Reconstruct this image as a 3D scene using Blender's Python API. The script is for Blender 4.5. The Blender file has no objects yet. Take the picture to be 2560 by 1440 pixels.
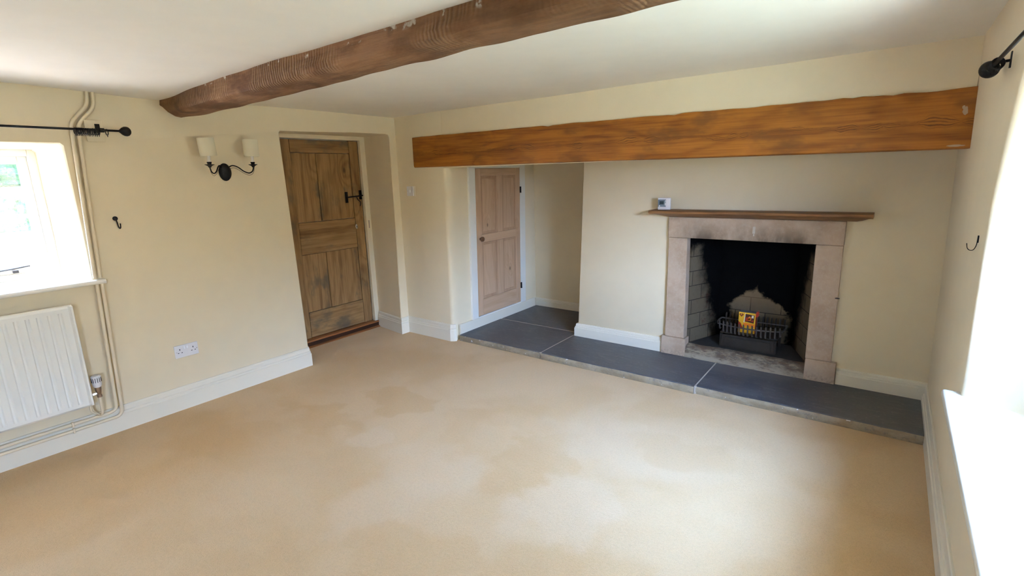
import bpy, bmesh, math, random
from mathutils import Vector, Matrix, noise
random.seed(7)
PI = math.pi
SC = bpy.context.scene
COL = SC.collection

# ------------------------------------------------------------------ materials
def new_mat(name):
    m = bpy.data.materials.new(name); m.use_nodes = True
    nt = m.node_tree; nt.nodes.clear()
    out = nt.nodes.new('ShaderNodeOutputMaterial')
    b = nt.nodes.new('ShaderNodeBsdfPrincipled')
    nt.links.new(b.outputs[0], out.inputs[0])
    return m, nt, b

class N:
    """tiny node-graph helper"""
    def __init__(s, nt): s.nt = nt
    def n(s, t, **k):
        o = s.nt.nodes.new('ShaderNode' + t)
        for a, v in k.items(): setattr(o, a, v)
        return o
    def l(s, a, b): s.nt.links.new(a, b)
    def put(s, sock, v):
        if isinstance(v, bpy.types.NodeSocket): s.l(v, sock)
        else: sock.default_value = v
    def coord(s, world=False):
        if world: return s.n('NewGeometry').outputs['Position']
        return s.n('TexCoord').outputs['Object']
    def mapping(s, vec, scale=(1, 1, 1), rot=(0, 0, 0), loc=(0, 0, 0)):
        o = s.n('Mapping'); s.l(vec, o.inputs['Vector'])
        o.inputs['Scale'].default_value = scale; o.inputs['Rotation'].default_value = rot; o.inputs['Location'].default_value = loc
        return o.outputs[0]
    def noise(s, vec, scale, detail=3, rough=.5, dist=0.):
        o = s.n('TexNoise'); s.l(vec, o.inputs['Vector'])
        o.inputs['Scale'].default_value = scale; o.inputs['Detail'].default_value = detail
        o.inputs['Roughness'].default_value = rough; o.inputs['Distortion'].default_value = dist
        return o.outputs[0]
    def math(s, op, a, b=0., c=0., clamp=False):
        o = s.n('Math', operation=op, use_clamp=clamp)
        s.put(o.inputs[0], a); s.put(o.inputs[1], b); s.put(o.inputs[2], c)
        return o.outputs[0]
    def vmath(s, op, a, b=(0, 0, 0)):
        o = s.n('VectorMath', operation=op); s.put(o.inputs[0], a); s.put(o.inputs[1], b)
        return o.outputs[0] if op not in ('LENGTH', 'DISTANCE', 'DOT_PRODUCT') else o.outputs['Value']
    def rng(s, v, a, b, c=0., d=1., smooth=True):
        o = s.n('MapRange', interpolation_type='SMOOTHSTEP' if smooth else 'LINEAR')
        s.put(o.inputs['Value'], v)
        for k, x in zip(('From Min', 'From Max', 'To Min', 'To Max'), (a, b, c, d)): s.put(o.inputs[k], x)
        return o.outputs['Result']
    def mix(s, f, a, b, mode='MIX'):
        o = s.n('Mix', data_type='RGBA', blend_type=mode)
        s.put(o.inputs['Factor'], f)
        for i, v in ((6, a), (7, b)):
            if isinstance(v, bpy.types.NodeSocket): s.l(v, o.inputs[i])
            else: o.inputs[i].default_value = (*v[:3], 1)
        return o.outputs[2]
    def sep(s, v):
        o = s.n('SeparateXYZ'); s.l(v, o.inputs[0]); return o.outputs
    def bump(s, h, strength, dist=.01):
        o = s.n('Bump'); s.l(h, o.inputs['Height'])
        o.inputs['Strength'].default_value = strength; o.inputs['Distance'].default_value = dist
        return o.outputs[0]

def plain(name, col, rough=.5, metal=0., bump=0., bscale=60, spec=.5, var=.0):
    m, nt, b = new_mat(name); g = N(nt)
    c = g.coord()
    if var:
        f = g.noise(c, bscale * .3, 4)
        g.l(g.mix(f, [x * (1 - var) for x in col], [min(1, x * (1 + var)) for x in col]), b.inputs['Base Color'])
    else: b.inputs['Base Color'].default_value = (*col, 1)
    b.inputs['Roughness'].default_value = rough; b.inputs['Metallic'].default_value = metal
    b.inputs['Specular IOR Level'].default_value = spec
    if bump: g.l(g.bump(g.noise(c, bscale, 4), bump, .004), b.inputs['Normal'])
    return m

def plaster(name, col):
    m, nt, b = new_mat(name); g = N(nt); c = g.coord(True)
    big = g.noise(c, 1.3, 1); mid = g.noise(c, 7, 2)
    col2 = [x * .982 for x in col]
    g.l(g.mix(g.rng(mid, .35, .65), col, col2), b.inputs['Base Color'])
    b.inputs['Roughness'].default_value = .85; b.inputs['Specular IOR Level'].default_value = .2
    h = g.math('ADD', g.math('MULTIPLY', big, 5.), g.math('MULTIPLY', mid, .5))
    g.l(g.bump(h, .5, .006), b.inputs['Normal'])
    return m

def wood(name, base, dark, axis='X', ring=14., knot=3.0, knot_size=.09, rough=.55, bump=.2, stain=None, contrast=.6, fine=1., seed=0., heart=None):
    m, nt, b = new_mat(name); g = N(nt); c = g.coord()
    rot = {'X': (0, 0, 0), 'Y': (0, 0, PI / 2), 'Z': (0, PI / 2, 0)}[axis]
    v = g.mapping(c, (1, 1, 1), rot, (seed, seed * .37, seed * .71))
    # knots: voronoi cells stretched along the grain
    kv = g.n('TexVoronoi'); g.l(g.mapping(v, (knot * .55, knot, 0) if axis == 'Z' else (knot * .55, 0, knot)), kv.inputs['Vector']); kv.inputs['Scale'].default_value = 1
    kd = kv.outputs['Distance']
    near = g.rng(kd, knot_size * 4.5, 0., 0., 1.)
    core = g.rng(kd, knot_size, knot_size * .35, 0., 1.)
    keep = g.rng(g.sep(kv.outputs['Color'])[0], .35, .45)
    near = g.math('MULTIPLY', near, keep); core = g.math('MULTIPLY', core, keep)
    sx = g.sep(v)
    wob = g.noise(g.mapping(v, (1.2, 5, 5)), 1., 3)
    t = g.math('ADD', g.math('MULTIPLY', sx[1], ring), g.math('MULTIPLY', wob, 5.))
    t = g.math('ADD', t, g.math('MULTIPLY', sx[2], ring * .7))
    t = g.math('ADD', t, g.math('MULTIPLY', near, 2.2))
    rings = g.math('MULTIPLY_ADD', g.math('SINE', g.math('MULTIPLY', t, 6.283)), .5, .5)
    fib = g.noise(g.mapping(v, (3, 90, 90)), 1., 4, .6)
    fib2 = g.noise(g.mapping(v, (1.2, 22, 22)), 1., 4, .6)
    f = g.math('ADD', g.math('MULTIPLY', g.math('POWER', rings, 2.), .38 * contrast), g.math('MULTIPLY', g.rng(fib, .35, .75), .45 * contrast * fine))
    f = g.math('ADD', f, g.math('MULTIPLY', g.rng(fib2, .4, .75), .5 * contrast))
    f = g.math('ADD', f, g.math('MULTIPLY', near, .18), clamp=True)
    colr = g.mix(f, base, dark)
    colr = g.mix(g.math('MULTIPLY', core, .85), colr, [x * .35 for x in dark])
    if heart:      # nested cathedral grain following the heart of the board
        o_ = g.sep(c)
        wv = g.math('ADD', g.math('MULTIPLY', g.math('SUBTRACT', g.noise(g.mapping(c, (2.1, 0, 0)), 1., 3, .55), .5), .11), g.math('MULTIPLY', g.math('SUBTRACT', g.noise(g.mapping(c, (9, 0, 26)), 1., 3, .6), .5), .022))
        dz = g.math('ABSOLUTE', g.math('ADD', g.math('SUBTRACT', o_[2], g.math('MULTIPLY_ADD', o_[0], heart[1], heart[0])), wv))
        wid = g.math('MULTIPLY_ADD', g.math('ABSOLUTE', g.math('SUBTRACT', g.noise(g.mapping(c, (5, 0, 0)), 1., 2, .5), .5)), .09, .003)
        q = g.math('DIVIDE', dz, wid)
        ln = g.math('MULTIPLY', g.math('POWER', g.math('MULTIPLY_ADD', g.math('COSINE', g.math('MULTIPLY', g.math('SUBTRACT', q, 1.), 6.0)), .5, .5), 3.), g.rng(q, 2.6, .9, 0, 1))
        colr = g.mix(g.math('MULTIPLY', ln, .85), colr, [x * .55 for x in dark])
    if stain:
        sn = g.rng(g.noise(g.mapping(v, (2, 4, 4)), 1.3, 4, .6), .52, .68)
        colr = g.mix(g.math('MULTIPLY', sn, .8), colr, stain)
    g.l(colr, b.inputs['Base Color'])
    b.inputs['Roughness'].default_value = rough; b.inputs['Specular IOR Level'].default_value = .35
    g.l(g.bump(g.math('ADD', fib, g.math('MULTIPLY', rings, .5)), bump, .003), b.inputs['Normal'])
    return m

M = {}
CREAM = (.82, .70, .505)
M['wall'] = plaster('cream_plaster', CREAM)
M['ceil'] = plaster('ceiling_plaster', (.86, .80, .70))
M['reveal'] = plaster('white_reveal_plaster', (.84, .79, .68))
M['gloss'] = plain('cream_gloss_paint', (.82, .75, .62), .35, bump=.06, bscale=25)
M['white_gloss'] = plain('white_gloss_paint', (.86, .83, .76), .3, bump=.05, bscale=25)
M['frame_cream'] = plain('cream_frame_paint', (.80, .69, .50), .45, bump=.08, bscale=25)
M['rad'] = plain('radiator_enamel', (.84, .83, .78), .3)
M['black'] = plain('black_iron', (.012, .011, .012), .45, .6, bump=.3, bscale=120)
M['plastic'] = plain('white_plastic', (.78, .76, .78), .35)
M['rocker'] = plain('bright_rocker_plastic', (.92, .93, .97), .25)
M['hole'] = plain('dark_slot', (.015, .012, .02), .6)
M['chrome'] = plain('chrome', (.75, .74, .73), .2, 1.)
M['brass'] = plain('dull_nickel', (.45, .36, .30), .35, 1.)
M['shade'] = plain('cream_card_shade', (.78, .70, .52), .8, bump=.1, bscale=200)
M['candle'] = plain('candle_sleeve', (.82, .76, .72), .5)
M['pane'] = None

# glass
m, nt, b = new_mat('window_glass'); g = N(nt)
nt.nodes.remove(b)
tr = g.n('BsdfTransparent'); gl = g.n('BsdfGlossy'); gl.inputs['Roughness'].default_value = .0
fr = g.n('LayerWeight'); fr.inputs['Blend'].default_value = .5
fac = g.math('MULTIPLY_ADD', g.math('POWER', fr.outputs['Facing'], 5.), .9, .03)
mx = g.n('MixShader'); g.l(fac, mx.inputs[0]); g.l(tr.outputs[0], mx.inputs[1]); g.l(gl.outputs[0], mx.inputs[2])
g.l(mx.outputs[0], [n for n in nt.nodes if n.type == 'OUTPUT_MATERIAL'][0].inputs[0])
M['glass'] = m

# carpet
m, nt, b = new_mat('carpet'); g = N(nt); c = g.coord(True)
cream, tan_, pale = (.83, .57, .32), (.74, .46, .21), (.86, .62, .385)
big = g.rng(g.noise(c, 1.7, 3, .5, .6), .38, .62)
colr = g.mix(big, tan_, cream)
colr = g.mix(.55, colr, cream)
dn = g.n('TexNoise'); g.l(c, dn.inputs['Vector']); dn.inputs['Scale'].default_value = 4.5; dn.inputs['Detail'].default_value = 3
warp = g.vmath('MULTIPLY', g.vmath('SUBTRACT', dn.outputs['Color'], (.5, .5, .5)), (.45, .45, 0))
cw = g.vmath('ADD', c, warp)
def patch(x, y, rx, ry, rot, colour, amt, soft=.25):
    global colr
    v = g.mapping(cw, (1, 1, 0), (0, 0, 0), (-x, -y, 0))
    v = g.mapping(v, (1 / rx, 1 / ry, 0), (0, 0, rot))
    d = g.vmath('LENGTH', v)
    f = g.math('MULTIPLY', g.rng(d, 1 + soft, 1 - soft, 0, 1), amt)
    colr = g.mix(f, colr, colour)
PATCH_LIST = [  # worn and cleaned marks on the pile: x, y, rx, ry, rotation, colour, amount, softness
    (1.17, -1.18, .30, .16, 1.0, 't', .5, .15), (.92, -1.64, .38, .11, .5, 't', .5, .3),
    (2.38, -1.27, .20, .36, -.2, 't', .42, .14), (2.02, -.93, .28, .16, .3, 't', .3, .3),
    (1.47, -1.63, .12, .10, 0, 'p', .6, .35), (1.98, -1.66, .32, .20, .5, 'p', .55, .4), (2.02, -2.02, .20, .28, .6, 'p', .55, .4),
    (2.75, -.85, .45, .28, 0, 'p', .55, .4), (2.75, -1.55, .22, .30, .2, 'p', .6, .3), (3.05, -.75, .30, .14, .1, 't', .35, .3),
    (2.35, -2.15, .28, .22, 0, 't', .40, .2), (.75, -.55, .5, .3, 0, 't', .6, .5), (.3, -.9, .3, .4, 0, 't', .4, .5),
    (3.1, -1.95, .35, .25, 0, 't', .45, .3), (.55, -2.2, .5, .18, .5, 't', .45, .4), (.45, -1.75, .4, .12, .5, 'p', .4, .4)]
for x, y, rx, ry, ro, k, a, s in PATCH_LIST: patch(x, y, rx, ry, ro, tan_ if k == 't' else pale, a, s)
sp = g.noise(c, 260, 3, .7)
sp2 = g.noise(c, 75, 3, .6)
f = g.rng(sp, .36, .66)
colr = g.mix(g.math('MULTIPLY', f, .26), colr, g.mix(1., colr, (.58, .54, .48), 'MULTIPLY'))
colr = g.mix(g.math('MULTIPLY', g.rng(sp2, .4, .7), .12), colr, g.mix(1., colr, (.62, .56, .5), 'MULTIPLY'))
g.l(colr, b.inputs['Base Color']); b.inputs['Roughness'].default_value = .95; b.inputs['Specular IOR Level'].default_value = .05
b.inputs['Sheen Weight'].default_value = .15
g.l(g.bump(g.math('ADD', sp, g.math('MULTIPLY', sp2, .8)), .8, .006), b.inputs['Normal'])
M['carpet'] = m

# slate
m, nt, b = new_mat('hearth_slate'); g = N(nt); c = g.coord(True)
n1 = g.noise(g.mapping(c, (1, 2.2, 2)), 2.2, 5, .6, .5); n2 = g.noise(g.mapping(c, (3, 9, 9)), 3, 5, .65); n3 = g.noise(c, 60, 3)
colr = g.mix(g.rng(n1, .35, .65), (.075, .074, .080), (.125, .118, .120))
colr = g.mix(g.math('MULTIPLY', g.rng(n2, .5, .75), .45), colr, (.19, .175, .16))
colr = g.mix(g.math('MULTIPLY', g.rng(n3, .62, .7), .25), colr, (.3, .28, .25))
g.l(colr, b.inputs['Base Color']); g.l(g.rng(n1, .3, .7, .38, .6), b.inputs['Roughness'])
g.l(g.bump(g.math('ADD', n2, g.math('MULTIPLY', n3, .15)), .35, .006), b.inputs['Normal'])
M['slate'] = m
m, nt, b = new_mat('slab_edge_stone'); g = N(nt); c = g.coord(True)
n1 = g.noise(g.mapping(c, (1, 1, 2.)), 9, 5, .65); n2 = g.noise(c, 38, 4, .7)
colr = g.mix(g.rng(n1, .35, .68), (.28, .21, .13), (.37, .30, .21))
colr = g.mix(g.math('MULTIPLY', g.rng(n2, .5, .7), .6), colr, (.16, .15, .14))
colr = g.mix(g.math('MULTIPLY', g.rng(g.noise(c, 26, 2), .69, .72), .8), colr, (.66, .64, .64))
g.l(colr, b.inputs['Base Color']); b.inputs['Roughness'].default_value = .8
g.l(g.bump(n2, .5, .006), b.inputs['Normal'])
M['edge'] = m
M['mortar'] = plain('lime_mortar', (.50, .44, .37), .9, bump=.4, var=.15)

# limestone surround with smoke stains round the opening
m, nt, b = new_mat('surround_stone'); g = N(nt); c = g.coord(True); s = g.sep(c)
n1 = g.noise(c, 6, 5, .6); n2 = g.noise(c, 55, 4, .65)
colr = g.mix(g.rng(n1, .35, .65), (.46, .325, .225), (.54, .40, .29))
colr = g.mix(g.math('MULTIPLY', g.rng(n2, .45, .7), .3), colr, (.60, .49, .38))
dx = g.math('ABSOLUTE', g.math('SUBTRACT', s[0], 3.0))
in_x = g.rng(dx, .56, .36, 0, 1)
smoke = g.math('MULTIPLY', g.math('MULTIPLY', g.rng(s[2], .98, 1.02), g.rng(s[2], 1.19, 1.00)), in_x)
smoke = g.math('MULTIPLY', smoke, g.rng(g.noise(g.mapping(c, (1, 1, .5)), 7, 4, .6), .30, .62, .25, 1.))
colr = g.mix(g.math('MULTIPLY', smoke, .9), colr, (.11, .078, .052))
# grime at the foot
foot = g.math('MULTIPLY', g.rng(s[2], .16, .05), g.rng(n2, .42, .62))
colr = g.mix(g.math('MULTIPLY', foot, .5), colr, (.22, .15, .11))
g.l(colr, b.inputs['Base Color']); b.inputs['Roughness'].default_value = .85; b.inputs['Specular IOR Level'].default_value = .2
g.l(g.bump(g.math('ADD', n2, g.math('MULTIPLY', n1, 1.5)), .35, .005), b.inputs['Normal'])
M['stone'] = m
m, nt, b = new_mat('worn_threshold_stone'); g = N(nt); c = g.coord(True); s = g.sep(c)
n1 = g.noise(g.mapping(c, (1, 1, 3)), 10, 5, .7); n2 = g.noise(g.mapping(c, (1, 2, 4)), 26, 5, .7)
colr = g.mix(g.rng(n1, .4, .6), (.14, .085, .05), (.30, .235, .16))
colr = g.mix(g.math('MULTIPLY', g.rng(n2, .45, .62), .75), colr, (.10, .075, .06))
colr = g.mix(g.math('MULTIPLY', g.rng(s[2], .115, .075), g.rng(n1, .3, .55)), colr, (.36, .29, .21))
g.l(colr, b.inputs['Base Color']); b.inputs['Roughness'].default_value = .85
g.l(g.bump(g.math('ADD', n1, n2), .5, .008), b.inputs['Normal'])
M['thresh'] = m

# fire brick with soot; geometry position masks
def firebrick(name, plane):
    m, nt, b = new_mat(name); g = N(nt); c = g.coord(True); s = g.sep(c)
    u = g.math('MULTIPLY', s[1], 1.06) if plane == 'side' else s[0]
    uv = g.n('CombineXYZ'); g.l(u, uv.inputs[0]); g.l(s[2], uv.inputs[1])
    br = g.n('TexBrick'); g.l(g.mapping(uv.outputs[0], (1, 1, 1), (0, 0, 0), (.06, -.148, 0)), br.inputs['Vector'])
    br.inputs['Scale'].default_value = 1; br.inputs['Brick Width'].default_value = .225; br.inputs['Row Height'].default_value = .118
    br.inputs['Mortar Size'].default_value = .0035; br.inputs['Mortar Smooth'].default_value = .3
    br.inputs['Color1'].default_value = (.13, .098, .062, 1); br.inputs['Color2'].default_value = (.17, .130, .086, 1)
    br.inputs['Mortar'].default_value = (.045, .033, .024, 1)
    n1 = g.noise(c, 9, 5, .65); n2 = g.noise(c, 30, 4, .6)
    colr = g.mix(g.math('MULTIPLY', g.rng(n2, .45, .7), .35), br.outputs['Color'], (.12, .085, .055))
    nz = g.math('MULTIPLY', g.math('SUBTRACT', n1, .5), .22)
    if plane == 'back':
        rise = g.math('MULTIPLY', g.math('ABSOLUTE', g.math('SUBTRACT', s[0], 3.02)), -.75)
        lim = g.math('ADD', g.math('ADD', rise, .58), g.math('MULTIPLY', nz, .8))
        soot = g.rng(g.math('SUBTRACT', s[2], lim), -.02, .02)
        side = g.rng(g.math('ADD', g.math('ABSOLUTE', g.math('SUBTRACT', s[0], 3.03)), nz), .19, .245)
        soot = g.math('MAXIMUM', soot, side)
        colr = g.mix(g.math('MULTIPLY', g.rng(s[2], .38, .5), .35), colr, (.30, .19, .10))
    else:
        # blacker with depth and height
        t = g.math('ADD', g.math('ADD', g.math('MULTIPLY', s[1], 1.0), g.math('MULTIPLY', s[2], .30)), nz)
        soot = g.math('MAXIMUM', g.rng(t, .93, 1.09), g.rng(g.math('ADD', s[2], nz), .84, .98))
        rust = g.math('MULTIPLY', g.rng(g.noise(c, 14, 3, .6), .55, .68), g.rng(s[1], .76, .84))
        colr = g.mix(g.math('MULTIPLY', rust, .7), colr, (.10, .04, .025))
    colr = g.mix(soot, colr, (.0035, .0035, .0035))
    g.l(colr, b.inputs['Base Color']); b.inputs['Roughness'].default_value = .95; b.inputs['Specular IOR Level'].default_value = .05
    h = g.math('ADD', g.math('MULTIPLY', br.outputs['Fac'], -1.), g.math('MULTIPLY', n2, .4))
    g.l(g.bump(h, .5, .004), b.inputs['Normal'])
    return m
M['brick_side'] = firebrick('firebrick_side', 'side')
M['brick_back'] = firebrick('firebrick_back', 'back')
M['soot'] = plain('soot', (.006, .006, .006), .95, bump=.4, spec=.05)
M['ash_floor'] = plain('sooty_hearth_floor', (.034, .028, .023), .85, bump=.5, bscale=40, var=.5)
M['iron'] = plain('old_cast_iron', (.12, .10, .088), .55, .55, bump=.5, bscale=90, var=.4)
M['iron_dark'] = plain('burnt_steel', (.035, .026, .020), .6, .4, bump=.4, bscale=70, var=.5)

GD = (.245, .145, .066)
for k, ax, sd in (('door_v', 'Z', 0.), ('door_h', 'Y', 2.3), ('door_v2', 'Z', 5.1)):
    M[k] = wood('aged_pine_' + k, (.40, .235, .095), (.175, .085, .030), ax, ring=9, knot=3.4, knot_size=.085, rough=.6, stain=(.12, .095, .06), contrast=.9, seed=sd)
for k, ax, sd in (('pine_v', 'Z', 1.), ('pine_h', 'Y', 4.2), ('pine_v2', 'Z', 7.7)):
    M[k] = wood('stripped_pine_' + k, (.66, .44, .285), (.47, .275, .155), ax, ring=10, knot=5.5, knot_size=.085, rough=.6, contrast=.55, seed=sd)
M['moulding'] = wood('stripped_pine_moulding', (.55, .35, .22), (.36, .20, .11), 'Z', ring=10, knot=2, contrast=.5, seed=3.)
M['lintel'] = wood('varnished_pine_lintel', (.46, .165, .022), (.20, .055, .007), 'X', ring=7, knot=2.6, knot_size=.055, rough=.5, bump=.12, stain=(.20, .075, .018), contrast=.95, seed=11., heart=(.132, -.004))
M['mantel'] = wood('waxed_mantel_wood', (.33, .155, .055), (.12, .05, .018), 'X', ring=14, knot=1.5, knot_size=.05, rough=.5, contrast=.9, seed=2.)
M['thr_wood'] = wood('dark_step_wood', (.06, .022, .01), (.018, .009, .006), 'Y', ring=12, knot=2, rough=.4, contrast=.9)
M['thr_edge'] = wood('orange_step_edge', (.36, .14, .045), (.17, .06, .02), 'Y', ring=12, knot=2, rough=.4, contrast=.9)
M['knob'] = plain('turned_dark_wood', (.16, .075, .035), .4)

# rough hewn oak beam
m, nt, b = new_mat('hewn_oak'); g = N(nt); c = g.coord()
s = g.sep(c)
v = g.mapping(c, (1.3, 18, 18))
fib = g.noise(v, 1.6, 6, .65)
blot = g.noise(g.mapping(c, (1.6, 3, 3)), 1.5, 5, .65)
adze = g.n('TexWave', wave_type='BANDS', bands_direction='X'); g.l(g.mapping(c, (1, .6, -.45)), adze.inputs['Vector'])
adze.inputs['Scale'].default_value = 16; adze.inputs['Distortion'].default_value = 5; adze.inputs['Detail'].default_value = 5; adze.inputs['Detail Scale'].default_value = 1.3
face = g.rng(s[2], .015, .03)          # hewn strokes on the side faces, straight grain below
ad = g.math('MULTIPLY', adze.outputs['Fac'], g.math('MULTIPLY', face, g.rng(g.noise(c, 2.3, 2), .42, .6)))
colr = g.mix(g.rng(blot, .38, .62), (.31, .155, .070), (.13, .052, .018))
colr = g.mix(g.math('MULTIPLY', g.rng(fib, .4, .7), .45), colr, (.10, .048, .02))
colr = g.mix(g.math('MULTIPLY', ad, .5), colr, (.42, .255, .13))
colr = g.mix(g.math('MULTIPLY', g.rng(g.noise(c, 5.5, 3), .62, .72), .5), colr, (.045, .022, .010))
colr = g.mix(g.math('MULTIPLY', g.rng(s[2], .100, .118), g.rng(g.noise(c, 15, 3, .6), .60, .66)), colr, (.62, .55, .45))
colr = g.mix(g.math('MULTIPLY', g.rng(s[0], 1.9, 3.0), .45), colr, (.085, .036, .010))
g.l(colr, b.inputs['Base Color']); b.inputs['Roughness'].default_value = .75; b.inputs['Specular IOR Level'].default_value = .25
g.l(g.bump(g.math('ADD', g.math('MULTIPLY', fib, .7), g.math('ADD', blot, g.math('MULTIPLY', ad, .5))), .8, .012), b.inputs['Normal'])
M['oak'] = m
M['filler'] = plain('white_filler_smudge', (.50, .36, .24), .7)

# ------------------------------------------------------------------ mesh helpers
def world_loc(o):
    v = Vector((0, 0, 0))
    while o is not None: v += o.location; o = o.parent
    return v

def build(name, bm, mat, parent=None, loc=None, smooth=False, **props):
    base = world_loc(parent) if parent else Vector((0, 0, 0))
    L = Vector(loc) if loc is not None else base
    bmesh.ops.recalc_face_normals(bm, faces=bm.faces)
    bmesh.ops.translate(bm, verts=bm.verts, vec=-L)
    me = bpy.data.meshes.new(name); bm.to_mesh(me); bm.free()
    mats = mat if isinstance(mat, (list, tuple)) else [mat]
    for x in mats: me.materials.append(x)
    if smooth:
        for p in me.polygons: p.use_smooth = True
        try: me.set_sharp_from_angle(angle=math.radians(smooth if smooth is not True else 40))
        except Exception: pass
    o = bpy.data.objects.new(name, me); COL.objects.link(o)
    o.parent = parent; o.location = L - base
    for k, v in props.items(): o[k] = v
    return o

def empty(name, loc, label, category, group=None, kind=None):
    o = bpy.data.objects.new(name, None); COL.objects.link(o); o.location = loc
    o.empty_display_size = .05
    o['label'] = label; o['category'] = category
    if group: o['group'] = group
    if kind: o['kind'] = kind
    return o

def bx(lo, hi, bev=0., seg=2, bm=None, shear=None):
    b2 = bmesh.new()
    bmesh.ops.create_cube(b2, size=1)
    for v in b2.verts:
        v.co = Vector([lo[i] + (v.co[i] + .5) * (hi[i] - lo[i]) for i in range(3)])
    if bev: bmesh.ops.bevel(b2, geom=b2.edges[:], offset=bev, segments=seg, affect='EDGES', profile=.5)
    if shear:
        for v in b2.verts: v.co = Vector(shear(v.co))
    if bm is None: return b2
    me = bpy.data.meshes.new('tmp'); b2.to_mesh(me); b2.free(); bm.from_mesh(me); bpy.data.meshes.remove(me)
    return bm

def tube(pts, r, seg=10, bm=None, cap=True, radii=None):
    bm = bm or bmesh.new()
    pts = [Vector(p) for p in pts]; rings = []
    prev = None
    for i, p in enumerate(pts):
        d = (pts[min(i + 1, len(pts) - 1)] - pts[max(i - 1, 0)]).normalized()
        if prev is None:
            a = d.orthogonal().normalized()
        else:
            a = (prev - d * prev.dot(d)).normalized()
        prev = a; bb = d.cross(a); rr = radii[i] if radii else r
        rings.append([bm.verts.new(p + (a * math.cos(t) + bb * math.sin(t)) * rr) for t in [2 * PI * k / seg for k in range(seg)]])
    for A, B in zip(rings, rings[1:]):
        for k in range(seg): bm.faces.new((A[k], A[(k + 1) % seg], B[(k + 1) % seg], B[k]))
    if cap: bm.faces.new(rings[0][::-1]); bm.faces.new(rings[-1])
    return bm

def smooth_path(pts, n=6):
    """Catmull-Rom through points"""
    P = [Vector(p) for p in pts]; P = [P[0] * 2 - P[1]] + P + [P[-1] * 2 - P[-2]]; out = []
    for i in range(1, len(P) - 2):
        for k in range(n):
            t = k / n
            out.append(.5 * ((2 * P[i]) + (P[i + 1] - P[i - 1]) * t + (2 * P[i - 1] - 5 * P[i] + 4 * P[i + 1] - P[i + 2]) * t * t + (3 * P[i] - P[i - 1] - 3 * P[i + 1] + P[i + 2]) * t ** 3))
    out.append(P[-2]); return out

def round_path(pts, r, n=6):
    """polyline with rounded corners"""
    P = [Vector(p) for p in pts]; out = [P[0]]
    for i in range(1, len(P) - 1):
        a = (P[i - 1] - P[i]); b = (P[i + 1] - P[i]); rr = min(r, a.length * .45, b.length * .45)
        a = P[i] + a.normalized() * rr; b = P[i] + b.normalized() * rr
        for k in range(n + 1):
            t = k / n; out.append(a.lerp(P[i], t).lerp(P[i].lerp(b, t), t))
    out.append(P[-1]); return out

def lathe(profile, center, axis='Z', seg=24, bm=None, sx=1., sy=1.):
    bm = bm or bmesh.new(); c = Vector(center); rings = []
    for r, h in profile:
        ring = []
        for k in range(seg):
            t = 2 * PI * k / seg; a, b = r * math.cos(t) * sx, r * math.sin(t) * sy
            v = {'Z': (a, b, h), 'X': (h, a, b), 'Y': (a, h, b)}[axis]
            ring.append(bm.verts.new(c + Vector(v)))
        rings.append(ring)
    for A, B in zip(rings, rings[1:]):
        for k in range(seg): bm.faces.new((A[k], A[(k + 1) % seg], B[(k + 1) % seg], B[k]))
    bm.faces.new(rings[0][::-1]); bm.faces.new(rings[-1])
    return bm

def prism(poly, axis, a, b, bm=None, bev=0.):
    """extrude a 2D polygon along axis from a to b; poly coords are the two other axes in order"""
    b2 = bmesh.new()
    def P(p, h): return {'X': (h, p[0], p[1]), 'Y': (p[0], h, p[1]), 'Z': (p[0], p[1], h)}[axis]
    A = [b2.verts.new(P(p, a)) for p in poly]; B = [b2.verts.new(P(p, b)) for p in poly]
    n = len(poly)
    for k in range(n): b2.faces.new((A[k], A[(k + 1) % n], B[(k + 1) % n], B[k]))
    b2.faces.new(A[::-1]); b2.faces.new(B)
    if bev: bmesh.ops.bevel(b2, geom=b2.edges[:], offset=bev, segments=2, affect='EDGES', profile=.5)
    if bm is None: return b2
    me = bpy.data.meshes.new('tmp'); b2.to_mesh(me); b2.free(); bm.from_mesh(me); bpy.data.meshes.remove(me)
    return bm

def poly_with_holes(outer, holes):
    """flat polygon (list of 3D pts) with holes, triangulated; returns bm, hole vert loops"""
    bm = bmesh.new(); es = []; loops = []
    for lp in [outer] + holes:
        vs = [bm.verts.new(p) for p in lp]; loops.append(vs)
        for i in range(len(vs)): es.append(bm.edges.new((vs[i], vs[(i + 1) % len(vs)])))
    bmesh.ops.triangle_fill(bm, use_beauty=True, use_dissolve=False, edges=es)
    return bm, loops

def ring_faces(bm, A, B, closed=True):
    n = len(A)
    for k in range(n if closed else n - 1):
        bm.faces.new((A[k], A[(k + 1) % n], B[(k + 1) % n], B[k]))

SKIRT = [(0, .160), (.010, .160), (.015, .150), (.015, .128), (.021, .123), (.021, .110), (.026, .105), (.026, 0.)]
def skirting(path, z0=0., height=.160, side=1, prof=SKIRT):
    """sweep a skirting profile along a plan path; side = +1 puts the board on the right of travel"""
    bm = bmesh.new(); P = [Vector((p[0], p[1])) for p in path]; cols = []
    k = height / .160
    for i, p in enumerate(P):
        ds = []
        if i > 0: ds.append((P[i] - P[i - 1]).normalized())
        if i < len(P) - 1: ds.append((P[i + 1] - P[i]).normalized())
        ns = [Vector((d.y, -d.x)) * side for d in ds]
        nrm = (ns[0] + ns[-1]).normalized(); sc = 1 / max(.35, nrm.dot(ns[0]))
        cols.append([bm.verts.new((p.x + nrm.x * d * sc, p.y + nrm.y * d * sc, z0 + z * k)) for d, z in prof] + [bm.verts.new((p.x, p.y, z0))])
    m = len(prof) + 1
    for A, B in zip(cols, cols[1:]):
        for j in range(m): bm.faces.new((A[j], A[(j + 1) % m], B[(j + 1) % m], B[j]))
    bm.faces.new(cols[0][::-1]); bm.faces.new(cols[-1])
    return bm

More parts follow.
